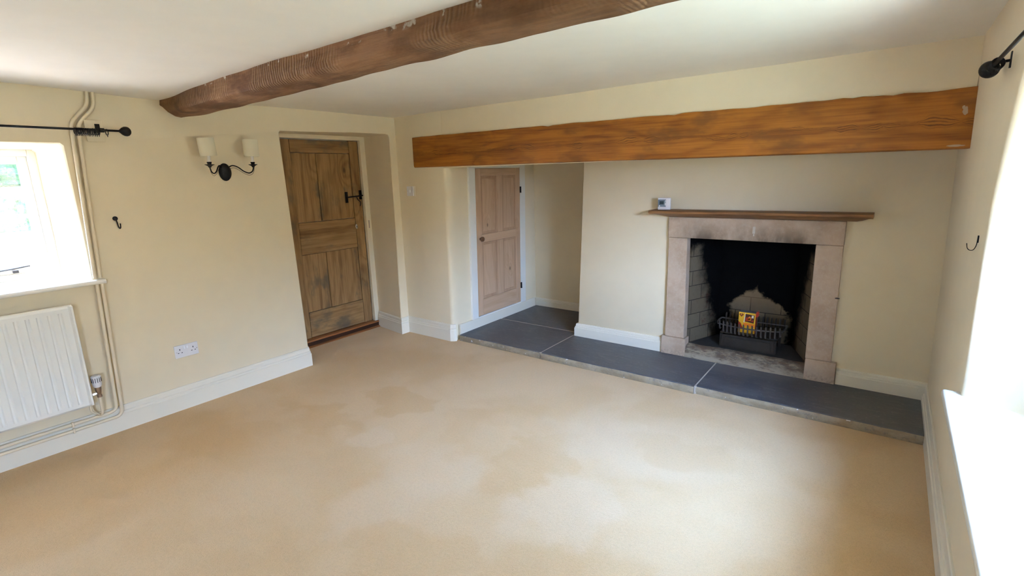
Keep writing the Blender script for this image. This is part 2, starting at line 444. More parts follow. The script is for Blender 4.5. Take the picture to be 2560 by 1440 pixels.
def struct(name, bm, mat, label, category, smooth=False, parent=None):
    o = build(name, bm, mat, parent, smooth=smooth)
    o['kind'] = 'structure'; o['label'] = label; o['category'] = category
    return o

YR = -5.3   # rear wall of the room
XR = 4.125  # right wall at floor level
def xr(z): return XR - .024 * z
def zc(x, y):
    return 2.072 + .005 * x - .024 * math.exp(-(x / .55) ** 2 - ((y + 1.95) / .45) ** 2) + .006 * noise.noise(Vector((x * .9, y * .9, 0)))

# ------------------------------------------------------------------ room shell
# floor
bm = bmesh.new()
vs = [bm.verts.new(p) for p in ((-.44, YR, 0), (XR + .02, YR, 0), (XR + .02, 1.40, 0), (-.44, 1.40, 0))]
bm.faces.new(vs)
struct('floor', bm, M['carpet'], 'beige fitted carpet with paler and browner worn marks', 'carpet')

# ceiling
bm = bmesh.new(); nx, ny = 44, 66; g_ = []
for i in range(nx + 1):
    col = []
    for j in range(ny + 1):
        x = -.05 + 4.25 * i / nx; y = YR - .05 + (1.45 - YR) * j / ny
        col.append(bm.verts.new((x, y, zc(x, y))))
    g_.append(col)
for i in range(nx):
    for j in range(ny): bm.faces.new((g_[i][j], g_[i][j + 1], g_[i + 1][j + 1], g_[i + 1][j]))
struct('ceiling', bm, M['ceil'], 'uneven off-white plaster ceiling', 'ceiling', smooth=True)

# left wall : notch for the door recess, hole for the window
ZT = 2.14
rec = [(-1.128, 0), (-1.131, .3), (-1.142, 1.0), (-1.158, 1.885), (-1.145, 1.90), (-.9, 1.905), (-.5, 1.918), (-.12, 1.922), (-.080, 1.915), (-.068, 1.895), (-.072, 1.45), (-.074, 1.093), (-.080, .80), (-.087, .545), (-.094, .137), (-.094, 0)]
outer = [(0, YR, 0)] + [(0, y, z) for y, z in rec] + [(0, 0, 0), (0, 0, ZT), (0, YR, ZT)]
WL = [(-2.446, .955), (-2.444, 1.3), (-2.447, 1.755), (-2.462, 1.771), (-3.0, 1.768), (-3.6, 1.765), (-3.742, 1.765), (-3.755, 1.75), (-3.755, 1.3), (-3.755, .955)]
bm, loops = poly_with_holes(outer, [[(0, y, z) for y, z in WL]])
# window reveal
cur = loops[1]; cy, cz = -3.1, 1.36
def inner(y, z, dy, dz):
    return y + (dy if y < cy else -dy), (z - dz if z > cz else z)
for dx, dy, dz in ((-.006, .004, .004), (-.018, .010, .008), (-.10, .022, .012), (-.37, .062, .022), (-.52, .062, .022)):
    nxt = []
    for (y, z) in WL:
        yy, zz = inner(y, z, dy, dz); nxt.append(bm.verts.new((dx, yy, zz)))
    ring_faces(bm, cur, nxt); cur = nxt
# recess reveal
base = [v for v in loops[0][1:1 + len(rec)]]
rcy = -.6; cur = base
for dx, t in ((-.006, .02), (-.02, .06), (-.45, 1.)):
    nxt = []
    for (y, z) in rec:
        if y < rcy: ty, tz = -.965, z
        else: ty, tz = -.024, z
        if z > 1.8: tz = 1.925
        if -1.0 < y < -.2: ty = y
        yy = y + (ty - y) * t + (.006 if y < rcy else -.006) * (1 if t < 1 else 0); zz = z + (tz - z) * t
        nxt.append(bm.verts.new((dx, yy, zz)))
    ring_faces(bm, cur, nxt, closed=False); cur = nxt
# wall above and beside the door inside the recess (behind the frame)
vs = [bm.verts.new(p) for p in ((-.452, -1.2, -.02), (-.452, .05, -.02), (-.452, .05, 2.0), (-.452, -1.2, 2.0))]
hole = [bm.verts.new(p) for p in ((-.452, -.93, -.02), (-.452, -.06, -.02), (-.452, -.06, 1.905), (-.452, -.93, 1.905))]
for k in range(4):
    if k != 0: bm.faces.new((vs[k], vs[(k + 1) % 4], hole[(k + 1) % 4], hole[k]))
bx((-.60, -1.25, -.05), (-.53, .10, 2.05), bm=bm)  # unseen boxes added behind the door to keep outside light from leaking in
bx((-.55, -1.25, -.05), (-.452, -1.18, 2.05), bm=bm); bx((-.55, .03, -.05), (-.452, .10, 2.05), bm=bm); bx((-.55, -1.25, 1.98), (-.452, .10, 2.05), bm=bm)
struct('wall_left', bm, M['wall'], 'cream plastered wall with the window and the deep door recess', 'wall', smooth=35)

# back wall: pier beside the left corner, lintel wall above the big beam
bm = bmesh.new()
zs = [0, .4, .8, 1.2, 1.6, ZT]
def pier_plan(z):
    e = .606 + .012 * min(1, z / 1.6)
    return [(0, 0), (.28, .0), (e - .030, 0), (e - .012, .004), (e, .014), (e + .008, .032), (e + .012, .08), (.628, .25), (.632, .9), (.640, 1.36)]
cols = []
for z in zs: cols.append([bm.verts.new((x, y, z)) for x, y in pier_plan(z)])
for A, B in zip(cols, cols[1:]): ring_faces(bm, A, B, closed=False)
struct('wall_back_left', bm, M['wall'], 'cream plastered pier beside the corner, turning into the alcove with the cupboard door', 'wall', smooth=50)
bm = bmesh.new()
bx((.60, .0, 1.60), (xr(2), .10, ZT), 0, bm=bm)
struct('wall_back', bm, M['wall'], 'cream plastered wall above the long timber lintel', 'wall')
# alcove back
bm = bmesh.new(); bx((.60, 1.36, -.02), (1.95, 1.42, ZT), bm=bm)
struct('wall_alcove', bm, M['wall'], 'cream plastered rear wall of the alcove in shade', 'wall')
# chimney breast with leaning left edge and the fireplace hole
def bxl(z): return 1.612 + .036 * z
bm = bmesh.new()
outer = [(bxl(0) , .609, 0), (2.56, .609, 0), (2.56, .609, 1.03), (3.455, .609, 1.03), (3.455, .609, 0), (XR + .02, .609, 0), (XR + .02, .609, ZT), (bxl(ZT), .609, ZT), (bxl(1.6), .609, 1.6), (bxl(.8), .609, .8)]
bm, loops = poly_with_holes(outer, [])
o_ = loops[0]
idx = [0, 9, 8, 7]
prev = [o_[i] for i in idx]
for dx, dy in ((-.006, .004), (-.010, .012), (-.010, .80)):
    nxt = [bm.verts.new(Vector(outer[i]) + Vector((dx, dy, 0))) for i in idx]
    ring_faces(bm, prev, nxt, closed=False); prev = nxt
hl = [o_[i] for i in (1, 2, 3, 4)]
nxt = [bm.verts.new(v.co + Vector((0, .12, 0))) for v in hl]
ring_faces(bm, hl, nxt, closed=False)
struct('wall_chimney_breast', bm, M['wall'], 'cream plastered chimney breast around the fireplace', 'wall', smooth=40)

# right wall with the arched deep window opening
half = [(-.858, .60), (-.861, .68), (-.870, .972), (-.884, 1.195), (-.914, 1.396), (-.975, 1.53), (-1.050, 1.655), (-1.112, 1.765), (-1.20, 1.835), (-1.38, 1.875), (-1.60, 1.885)]
WR = half + [(-3.46 - y, z) for y, z in reversed(half)]
outer = [(0, YR, 0), (0, .70, 0), (0, .70, ZT), (0, YR, ZT)]
W3 = [(-4.05, .64), (-4.05, 1.74), (-4.75, 1.74), (-4.75, .64)]
bm, loops = poly_with_holes(outer, [[(0, y, z) for y, z in WR], [(0, y, z) for y, z in W3]])
nxt = [bm.verts.new((.42, -4.4 + (y + 4.4) * .9, z)) for y, z in W3]
ring_faces(bm, loops[2], nxt)
cur = loops[1]; cy = -1.73
for dx, t, inw in ((.004, 0, .006), (.015, 0, .014), (.05, 0, .030), (.12, 0, .060), (.32, 1, 0), (.42, 1, 0)):
    nxt = []
    for (y, z) in WR:
        if t: yy = max(-2.36, min(-1.10, cy + (y - cy) * .72)); zz = max(.60, min(1.80, z))
        else:
            yy = y + (-inw if y > cy else inw) * (1 if abs(y - cy) > .3 else abs(y - cy) / .3)
            zz = z - inw * .6 * max(0, min(1, (z - 1.2) / .6))
        nxt.append(bm.verts.new((dx, yy, zz)))
    ring_faces(bm, cur, nxt); cur = nxt
for v in bm.verts: v.co.x += xr(v.co.z)
# wall under the right window's frame, rising above the deep sill
bx((4.40, -2.45, .55), (4.52, -1.00, .92), bm=bm)
struct('wall_right', bm, M['wall'], 'cream plastered wall with the deep arched window opening at the right edge', 'wall', smooth=35)
W3E = empty('added_window', (4.42, -4.4, .66), 'white painted window added in the right wall behind the viewpoint to light the left wall', 'window', kind='structure')  # unseen window added to bring more daylight onto the left wall
bm = bmesh.new()
for lo, hi in (((4.44, -4.75, .60), (4.52, -4.67, 1.80)), ((4.44, -4.13, .60), (4.52, -4.05, 1.80)), ((4.44, -4.67, .60), (4.52, -4.13, .78)), ((4.44, -4.67, 1.70), (4.52, -4.13, 1.80)), ((4.44, -4.42, .78), (4.52, -4.38, 1.70))):
    bx(lo, hi, .003, bm=bm)
build('window_frame', bm, M['white_gloss'], W3E)
build('pane', bx((4.47, -4.67, .78), (4.475, -4.13, 1.70)), M['glass'], W3E)
# rear wall
bm = bx((-.1, YR - .05, -.02), (XR + .1, YR, ZT + .02))
struct('wall_rear', bm, M['wall'], 'cream plastered wall behind the viewpoint', 'wall')

# baseboards
GL = M['gloss']
struct('baseboard_left', skirting([(0, YR), (0, -1.131), (-.06, -1.105), (-.36, -.98)], side=1), GL, 'cream moulded skirting board under the window, running up to the door recess', 'baseboard')
struct('baseboard_recess', skirting([(-.412, -.028), (0, -.092), (0, 0), (.585, 0), (.604, .012), (.616, .03)], side=1), GL, 'cream moulded skirting board from the door reveal round the corner to the pier', 'baseboard')
struct('baseboard_alcove', skirting([(.634, 1.3), (.640, 1.36), (1.66, 1.36)][1:], z0=.058, height=.086, side=1), GL, 'cream moulded skirting board along the alcove rear wall on the slate', 'baseboard')
struct('baseboard_chimney_breast', skirting([(bxl(0) - .006, .70), (bxl(0) - .002, .609), (2.405, .609)], z0=.058, height=.118, side=1), GL, 'cream moulded skirting board left of the fireplace on the slate', 'baseboard')
struct('baseboard_back', skirting([(3.632, .609), (XR - .004, .609)], z0=.058, height=.112, side=1), GL, 'cream moulded skirting board right of the fireplace on the slate', 'baseboard')
RS = [(0, .270), (.006, .270), (.010, .262), (.010, .175), (.016, .168), (.016, .145), (.022, .138), (.022, 0.)]
struct('baseboard_right', skirting([(XR - .004, .609), (XR - .004, YR)], z0=0., side=1, prof=[(d, z * .62) for d, z in RS], height=.160), GL, 'cream moulded skirting board under the right-hand window', 'baseboard')
# ------------------------------------------------------------------ lower cupboard wall board (flush plinth under the cupboard door)
bm = bx((.628, .06, .0), (.652, 1.33, .150), .003)
struct('trim_1', bm, GL, 'flat white plinth board under the small pine cupboard door', 'trim')

# ------------------------------------------------------------------ door in the recess
D1 = empty('door_1', (-.469, -.49, .062), 'old brown four-panel plank door with black latch in the deep recess', 'door', kind='structure')
XD = -.469
def dpart(name, y0, y1, z0, z1, mat, x0=-.03, x1=0., bev=.0025, par=None):
    return build(name, bx((XD + x0, y0, z0), (XD + x1, y1, z1), bev), mat, par or D1)
dpart('stile', -.912, -.800, .066, 1.880, M['door_v'], -.035, 0)
dpart('stile', -.184, -.086, .066, 1.884, M['door_v2'], -.035, 0)
dpart('top_rail', -.7965, -.1875, 1.769, 1.880, M['door_h'], -.035, -.001)
dpart('mid_rail', -.7965, -.1875, .857, 1.147, M['door_h'], -.035, -.001)
dpart('bottom_rail', -.7965, -.1875, .070, .309, M['door_h'], -.035, -.001)
dpart('muntin', -.551, -.440, 1.1505, 1.7655, M['door_v'], -.035, -.003)
dpart('muntin', -.545, -.425, .3125, .8535, M['door_v2'], -.035, -.003)
dpart('panel', -.7965, -.5545, 1.1505, 1.7655, M['door_v2'], -.03, -.008)
dpart('panel', -.4375, -.1875, 1.1505, 1.7655, M['door_v'], -.03, -.008)
dpart('panel', -.7965, -.5485, .3125, .8535, M['door_v'], -.03, -.008)
dpart('panel', -.4225, -.1875, .3125, .8535, M['door_v2'], -.03, -.008)
# thumb latch / bolt
bm = bx((XD, -.282, 1.300), (XD + .005, -.250, 1.405), .002)
lat = build('latch', bm, M['black'], D1, label='black iron latch bolt')
build('bolt', tube([(XD + .014, -.27, 1.352), (XD + .014, -.048, 1.364)], .0065, 8), M['black'], lat, smooth=True)
build('latch_plate', bx((XD, -.118, 1.325), (XD + .010, -.090, 1.415), .002), M['black'], lat)
build('keep', bx((XD - .002, -.062, 1.345), (XD + .024, -.046, 1.385), .002), M['black'], lat)
build('latch_tail', tube(smooth_path([(XD + .014, -.155, 1.35), (XD + .022, -.150, 1.325), (XD + .024, -.128, 1.305), (XD + .022, -.122, 1.280), (XD + .018, -.128, 1.262)], 5), .0045, 8), M['black'], lat, smooth=True)
esc = build('keyhole_plate', lathe([(.018, 0), (.018, .003), (.014, .006)], (XD, -.180, 1.062), 'X', 20, sx=.75, sy=1.35), M['chrome'], D1, smooth=True, label='chrome keyhole plate')
build('keyhole', bx((XD + .0055, -.183, 1.052), (XD + .0075, -.177, 1.070)), M['hole'], esc)
# frame of the door
T1 = empty('trim_2', (-.45, -.49, 0), 'cream painted door frame at the back of the recess', 'door frame', kind='structure')
build('jamb', bx((-.470, -.082, .058), (-.430, -.022, 1.93), .004), M['frame_cream'], T1)
build('jamb', bx((-.470, -.985, .058), (-.430, -.915, 1.93), .004), M['frame_cream'], T1)
build('head', bx((-.470, -.916, 1.888), (-.430, -.080, 1.935), .004), M['frame_cream'], T1)
build('leak_board', bx((-.520, -.96, .02), (-.506, -.03, 1.94)), GL, T1)  # full board added out of sight behind the door to block light leaks
build('strike_plate', bx((-.431, -.060, 1.035), (-.4285, -.048, 1.115), .0008), M['brass'], T1, label='painted-over strike plate')
# door step
ST = empty('door_step', (-.42, -.49, 0), 'dark brown wooden step board with orange worn edges under the recess door', 'step')
build('riser', bx((-.455, -.958, 0.0), (-.412, -.045, .048), .002), M['thr_wood'], ST, label='near black riser')
build('nosing', bx((-.506, -.958, .048), (-.405, -.040, .064), .004), M['thr_edge'], ST, label='worn orange-brown nosing')
build('carpet_strip', prism([(-.412, .0), (-.386, .0), (-.392, .007), (-.412, .012)], 'Y', -.955, -.045), M['thr_edge'], ST)

# ------------------------------------------------------------------ cupboard door
def lean(co):  # slight lean of the old frame towards the room corner
    return (co.x, co.y + .0235 * (co.z - .9) + .0, co.z)
D2 = empty('door_2', (.64, .71, .15), 'small stripped pine four-panel cupboard door with dark turned knob', 'door', kind='structure')
def cp(name, y0, y1, z0, z1, mat, x0, x1, bev=.002, par=None):
    return build(name, bx((x0, y0, z0), (x1, y1, z1), bev, shear=lean), mat, par or D2)
XC = .6495
cp('stile', .354, .428, .165, 1.590, M['pine_v'], .634, XC)
cp('stile', .990, 1.066, .165, 1.590, M['pine_v2'], .634, XC)
cp('top_rail', .429, .989, 1.524, 1.590, M['pine_h'], .634, XC - .0005)
cp('mid_rail', .429, .989, .888, .965, M['pine_h'], .634, XC - .0005)
cp('bottom_rail', .429, .989, .165, .326, M['pine_h'], .634, XC - .0005)
cp('muntin', .672, .760, .966, 1.523, M['pine_v'], .634, XC - .0005)
cp('muntin', .672, .760, .327, .887, M['pine_v2'], .634, XC - .0005)
for (y0, y1) in ((.429, .671), (.761, .989)):
    for (z0, z1) in ((.966, 1.523), (.327, .887)):
        p = cp('panel', y0 + .002, y1 - .002, z0 + .002, z1 - .002, M['pine_v'] if y0 < .5 else M['pine_v2'], .634, .6405, .001)
        bm = bmesh.new()
        for a in ((y0, z0, y0 + .026, z1), (y1 - .026, z0, y1, z1), (y0 + .026, z0, y1 - .026, z0 + .026), (y0 + .026, z1 - .026, y1 - .026, z1)):
            bx((.639, a[0], a[1]), (.6440, a[2], a[3]), .0018, bm=bm, shear=lean)
        for a in ((y0, z0, y0 + .010, z1), (y1 - .010, z0, y1, z1), (y0 + .010, z0, y1 - .010, z0 + .010), (y0 + .010, z1 - .010, y1 - .010, z1)):
            bx((.639, a[0], a[1]), (.6470, a[2], a[3]), .0018, bm=bm, shear=lean)
        build('panel_moulding', bm, M['moulding'], p)
build('knob', lathe([(.012, 0), (.012, .012), (.020, .018), (.024, .028), (.022, .038), (.012, .044)], (XC, .402, .926), 'X', 24), M['knob'], D2, smooth=True, label='dark turned wooden knob')
for z in (1.37, .345):
    yy = 1.070 + .0235 * (z - .9)
    hb = bx((.648, yy - .004, z - .032), (.657, yy + .012, z + .032), .001)
    tube([(.659, yy + .004, z - .032), (.659, yy + .004, z + .032)], .0045, 8, bm=hb)
    build('hinge', hb, M['black'], D2, label='black butt hinge')
T3 = empty('trim_3', (.635, .71, .15), 'white painted frame around the pine cupboard door', 'door frame', kind='structure')
build('jamb', bx((.622, .262, .150), (.650, .350, 1.66), .003, shear=lean), M['white_gloss'], T3)
build('jamb', bx((.622, 1.071, .150), (.650, 1.165, 1.66), .003, shear=lean), M['white_gloss'], T3)
build('head', bx((.622, .351, 1.595), (.650, 1.070, 1.66), .003, shear=lean), M['white_gloss'], T3)
build('rail', bx((.622, .351, .146), (.650, 1.070, .160), .003, shear=lean), M['white_gloss'], T3)

# ------------------------------------------------------------------ left window
W1 = empty('window_1', (-.40, -3.1, .985), 'white painted casement window in the left wall with a deep white reveal', 'window', kind='structure')
y0, y1, z0, z1 = -3.697, -2.503, .980, 1.752
FR = M['white_gloss']
def frame(bm, x0, x1, y0, y1, z0, z1, w):
    bx((x0, y0, z0), (x1, y0 + w, z1), .004, bm=bm); bx((x0, y1 - w, z0), (x1, y1, z1), .004, bm=bm)
    bx((x0, y0 + w, z0), (x1, y1 - w, z0 + w), .004, bm=bm); bx((x0, y0 + w, z1 - w), (x1, y1 - w, z1), .004, bm=bm)
    return bm
build('window_frame', frame(bmesh.new(), -.45, -.36, y0, y1, z0, z1, .040), FR, W1)
ym = (y0 + y1) / 2
build('mullion', bx((-.45, ym - .03, z0 + .04), (-.36, ym + .03, z1 - .04), .004), FR, W1)
for (a, b_) in ((y0 + .04, ym - .03), (ym + .03, y1 - .04)):
    cs = build('casement', frame(bmesh.new(), -.44, -.395, a - .002, b_ + .002, z0 + .038, z1 - .038, .046), FR, W1)
    build('pane', bx((-.424, a + .04, z0 + .08), (-.419, b_ - .04, z1 - .08)), M['glass'], cs)
    bm = tube([(-.374, b_ - .26, z0 + .070), (-.366, b_ - .18, z0 + .076), (-.370, b_ - .10, z0 + .085)], .0045, 8)
    bx((-.395, b_ - .18, z0 + .05), (-.366, b_ - .155, z0 + .066), .001, bm=bm)
    build('stay', bm, M['iron'], cs, label='dark casement stay')
bm = prism([(-.362, .962), (.040, .952), (.046, .957), (.048, .966), (.044, .974), (.036, .977), (-.362, .987)], 'Y', -3.80, -2.392)
build('window_sill', bm, M['white_gloss'], W1, smooth=60, label='white painted sill board with rounded nosing')

# right window
W2 = empty('window_2', (4.42, -1.73, .92), 'white painted window in the deep opening at the right edge', 'window', kind='structure')
build('window_frame', frame(bmesh.new(), 4.41, 4.49, -2.40, -1.06, .92, 1.83, .045), FR, W2)
build('mullion', bx((4.42, -1.755, .965), (4.48, -1.705, 1.785), .004), FR, W2)
for a, b_ in ((-2.355, -1.757), (-1.703, -1.105)):
    build('pane', bx((4.447, a, .965), (4.451, b_, 1.785)), M['glass'], W2)
bm = bmesh.new()
bx((4.054, -2.66, .617), (4.44, -.815, .648), .010, 3, bm=bm)
build('window_sill', bm, M['white_gloss'], W2, smooth=50, label='white painted sill board with rounded edge')

# ------------------------------------------------------------------ ceiling beam
bm = bmesh.new(); rings = []; nseg = 110
L0, L1 = -.02, 4.10
for i in range(nseg + 1):
    x = L0 + (L1 - L0) * i / nseg
    zt = zc(x, -1.85) + .02
    zb = 1.946 + .0175 * x
    if x > 2.2: zb = 1.984 + .006 * (x - 2.2)
    e = max(0., 1 - max(x, 0) / .42)
    e = max(0., 1 - max(x, 0) / .30) ** 1.3
    zb += .008 * e
    yn = -1.922 - .012 * min(1, max(x, 0) / 2.0) - .03 * max(0, x - 2) * .6
    yf = -1.755 + .018 * math.sin(x * 1.3)
    yf -= .035 * e ** 2
    def nz(a, b, s, k): return noise.noise(Vector((x * s + a, b, k))) 
    w1, w2, w3, w4 = nz(0, 0, 3.2, 0) * .012, nz(5, 3, 2.6, 1) * .010, nz(9, 1, 5, 2) * .006, nz(4, 7, 9, 2) * .004
    ring = [(yn + w1, zt), (yn + w1 * 1.3 - .006 + w4, zt - .05 + 0), (yn - .012 + w2 + w4 + .022 * e, zb + .040 + w3 + .015 * e), (yn - .008 + w2 + .045 * e, zb + .014 + w3 + .012 * e),
            (yn + .012 + w2 + .065 * e, zb + w3 + .002 * e), (yn + .07 + .04 * e, zb - .004 + w3), (yf - .03 + w1, zb - .002 - w3), (yf - .006 + w1 * .8, zb + .012 - w3), (yf + w1 * .5, zt)]
    rings.append([bm.verts.new((x, a, b)) for a, b in ring])
for A, B in zip(rings, rings[1:]): ring_faces(bm, A, B)
bm.faces.new(rings[0]); bm.faces.new(rings[-1][::-1])
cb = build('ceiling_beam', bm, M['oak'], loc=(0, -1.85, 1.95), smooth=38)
cb['label'] = 'rough hewn dark oak beam crossing the ceiling'; cb['category'] = 'beam'

# ------------------------------------------------------------------ big lintel beam over the inglenook
bm = bmesh.new(); rings = []; nseg = 90
X0, X1 = .238, 4.106
for i in range(nseg + 1):
    x = X0 + (X1 - X0) * i / nseg; t = i / nseg
    zt = 1.879 - .010 * t + .003 * noise.noise(Vector((x * 6, 0, 0))) * (1 + 2 * t)
    if random.random() < .06 and t > .3: zt -= .006
    zb = 1.612 - .022 * t
    r = .010
    ring = [(-.010, zt), (-.013, zt - .006), (-.014, zb + r + .012), (-.011, zb + .006), (-.002, zb), (.235, zb + .002), (.235, zt)]
    rings.append([bm.verts.new((x, a, b)) for a, b in ring])
for A, B in zip(rings, rings[1:]): ring_faces(bm, A, B)
bm.faces.new(rings[0]); bm.faces.new(rings[-1][::-1])
lb = build('lintel_beam', bm, M['lintel'], loc=(.238, 0, 1.60), smooth=38)
lb['label'] = 'long orange-brown varnished timber lintel over the fireplace alcove'; lb['category'] = 'beam'
# filler smears on its right end
bm = bmesh.new()
def blob(cx, cz, rx, rz, k, bm, y=-.0146, n=26):
    c = bm.verts.new((cx, y, cz)); ring = []
    for i in range(n):
        t = 2 * PI * i / n; q = 1 + .35 * noise.noise(Vector((math.cos(t) * 1.7 + k, math.sin(t) * 1.7, k)))
        ring.append(bm.verts.new((cx + rx * q * math.cos(t), y, cz + rz * q * math.sin(t))))
    for i in range(n): bm.faces.new((c, ring[i], ring[(i + 1) % n]))
blob(4.048, 1.765, .010, .018, 1, bm); blob(4.040, 1.782, .006, .008, 4, bm)
blob(4.03, 1.606, .035, .005, 2, bm)
build('filler_smudge', bm, M['filler'], lb, label='white filler smears near the right end')

# ------------------------------------------------------------------ slate hearth
H = empty('hearth', (2.4, .3, 0), 'raised grey slate hearth of large flagstones along the fireplace wall', 'hearth')
def slab(x0, x1, y0, y1, jit=0.):
    bm = bmesh.new(); n = max(2, int((x1 - x0) / .06)); z1 = .058
    prof = []
    cols = []
    for i in range(n + 1):
        x = x0 + (x1 - x0) * i / n; w = .006 * noise.noise(Vector((x * 5, y0, 0))) * jit; w2 = .004 * noise.noise(Vector((x * 16, y0, 3))) * jit
        cols.append([bm.verts.new(p) for p in ((x, y1, 0), (x, y1, z1), (x, y0 + .012 + w, z1), (x, y0 + .004 + w + w2, z1 - .005), (x, y0 + w + w2, z1 - .014), (x, y0 - .002 + w, .02 + w2), (x, y0 + .004, 0))])
    for A, B in zip(cols, cols[1:]):
        for j in range(7):
            f = bm.faces.new((A[j], A[(j + 1) % 7], B[(j + 1) % 7], B[j])); f.material_index = 1 if j in (3, 4, 5) else 0
    bm.faces.new(cols[0][::-1]); bm.faces.new(cols[-1])
    return bm
for (x0, x1, ya, yb, j) in ((.654, 1.567, .032, .676, 1), (1.577, 2.846, .028, .600, 1), (2.856, 4.098, .040, .603, 1), (.658, 1.60, .684, 1.352, 0)):
    build('slab', slab(x0, x1, ya, yb, j), [M['slate'], M['edge']], H, smooth=30)
for a, b_ in (((1.560, .036, .0), (1.584, .680, .0572)), ((2.842, .040, .0), (2.860, .60, .0572)), ((.660, .670, .0), (1.559, .690, .0572))):
    build('mortar_joint', bx(a, b_), M['mortar'], H, label='pale mortar joint')


# ------------------------------------------------------------------ fireplace surround
F = empty('fireplace_surround', (3.01, .60, .058), 'pale limestone fireplace surround with smoke-stained lintel and plinth blocks', 'fireplace')
ST_ = M['stone']
build('lintel', bx((2.430, .574, 1.015), (3.594, .63, 1.173), .004), ST_, F)
def shb(lo, hi, f): return bx(lo, hi, .004, shear=f)
build('jamb', shb((2.436, .575, .207), (2.580, .66, 1.013), lambda c: (c.x + (.012 * (1 - c.z) if c.x > 2.5 else 0), c.y, c.z)), ST_, F)
build('jamb', shb((3.436, .575, .212), (3.592, .66, 1.013), lambda c: (c.x + (.006 * (1 - c.z)), c.y, c.z)), ST_, F)
build('plinth_block', bx((2.409, .566, .058), (2.604, .66, .206), .004), ST_, F)
build('plinth_block', bx((3.443, .566, .058), (3.629, .66, .211), .004), ST_, F)
def worn(c):
    return (c.x, c.y + .006 * noise.noise(Vector((c.x * 12, c.z * 20, 0))), c.z + .006 * noise.noise(Vector((c.x * 9, c.y * 20, 5))))
bm = bmesh.new(); cols = []
for i in range(41):
    x = 2.602 + (3.445 - 2.602) * i / 40
    cols.append([bm.verts.new(worn(Vector(p))) for p in ((x, .66, .06), (x, .66, .150), (x, .605, .149), (x, .588, .140), (x, .576, .118), (x, .572, .085), (x, .566, .056))])
for A, B in zip(cols, cols[1:]): ring_faces(bm, A, B)
bm.faces.new(cols[0]); bm.faces.new(cols[-1][::-1])
build('threshold', bm, M['thresh'], F, smooth=40, label='worn and flaking front kerb stone')
bm = tube([(3.586, .572, .664), (3.598, .566, .664)], .005, 8)
bx((3.578, .568, .660), (3.604, .574, .667), .001, bm=bm)
build('nail', bm, M['iron'], F, label='rusty nail head')
bm = bmesh.new(); bx((3.038, .5725, 1.070), (3.056, .5745, 1.120), .0006, bm=bm); bx((3.044, .5725, 1.052), (3.052, .5745, 1.068), .0006, bm=bm)
build('mortar_mark', bm, M['mortar'], F, label='small pale mortar mark')
# firebox
FB = empty('firebox', (3.01, .85, .15), 'soot-blackened firebrick fire chamber inside the stone surround', 'fireplace')
fy0, fy1 = .660, 1.02; xa0, xa1, xb1, xb0 = 2.592, 2.735, 3.295, 3.440
def quad(name, pts, mat, thick):
    bm = bmesh.new(); A = [bm.verts.new(p) for p in pts]; B = [bm.verts.new(Vector(p) + Vector(thick)) for p in pts]
    bm.faces.new(A); bm.faces.new(B[::-1]); ring_faces(bm, A, B)
    return build(name, bm, mat, FB)
quad('side_wall', ((xa0, fy0, .06), (xa1, fy1, .06), (xa1, fy1, 1.25), (xa0, fy0, 1.25)), M['brick_side'], (-.03, .01, 0))
quad('side_wall', ((xb0, fy0, .06), (xb1, fy1, .06), (xb1, fy1, 1.25), (xb0, fy0, 1.25)), M['brick_side'], (.03, .01, 0))
quad('back_wall', ((xa1, fy1, .06), (xb1, fy1, .06), (xb1, fy1, 1.25), (xa1, fy1, 1.25)), M['brick_back'], (0, .03, 0))
quad('fire_floor', ((xa0 - .01, fy0 - .05, .146), (xb0 + .01, fy0 - .05, .146), (xb1 + .01, fy1 + .01, .146), (xa1 - .01, fy1 + .01, .146)), M['ash_floor'], (0, 0, -.06))
quad('throat', ((xa0 - .03, fy0 - .02, 1.25), (xb0 + .03, fy0 - .02, 1.25), (xb0 + .03, fy1 + .04, 1.25), (xa0 - .03, fy1 + .04, 1.25)), M['soot'], (0, 0, .02))
quad('throat_front', ((xa0 - .03, .635, 1.02), (xb0 + .03, .635, 1.02), (xb0 + .03, .655, 1.26), (xa0 - .03, .655, 1.26)), M['soot'], (0, .008, 0))

# mantel shelf
bm = bmesh.new(); cols = []; n = 50
for i in range(n + 1):
    t = i / n; x = 2.312 + (3.734 - 2.312) * t
    w = .004 * noise.noise(Vector((x * 4, 0, 2))); w2 = .003 * noise.noise(Vector((x * 11, 3, 2)))
    ztop = 1.230 + .002 * t
    k = min(1, t / .07); k2 = min(1, (1 - t) / .05)
    fy = .450 + w
    low = 1.176 + .030 * (1 - k) + .028 * (1 - k2)
    cols.append([bm.verts.new((x, y, z)) for y, z in ((.608, ztop), (fy + .006, ztop - .001), (fy, ztop - .004), (fy - .001, ztop - .020 + w2), (fy + .018 + w2, ztop - .030 + w2), (.560, low), (.608, low))])
for A, B in zip(cols, cols[1:]): ring_faces(bm, A, B)
bm.faces.new(cols[0]); bm.faces.new(cols[-1][::-1])
ms = build('mantel_shelf', bm, M['mantel'], loc=(3.02, .60, 1.176), smooth=35)
ms['label'] = 'thin brown waney-edged wooden mantel shelf on top of the stone surround'; ms['category'] = 'shelf'

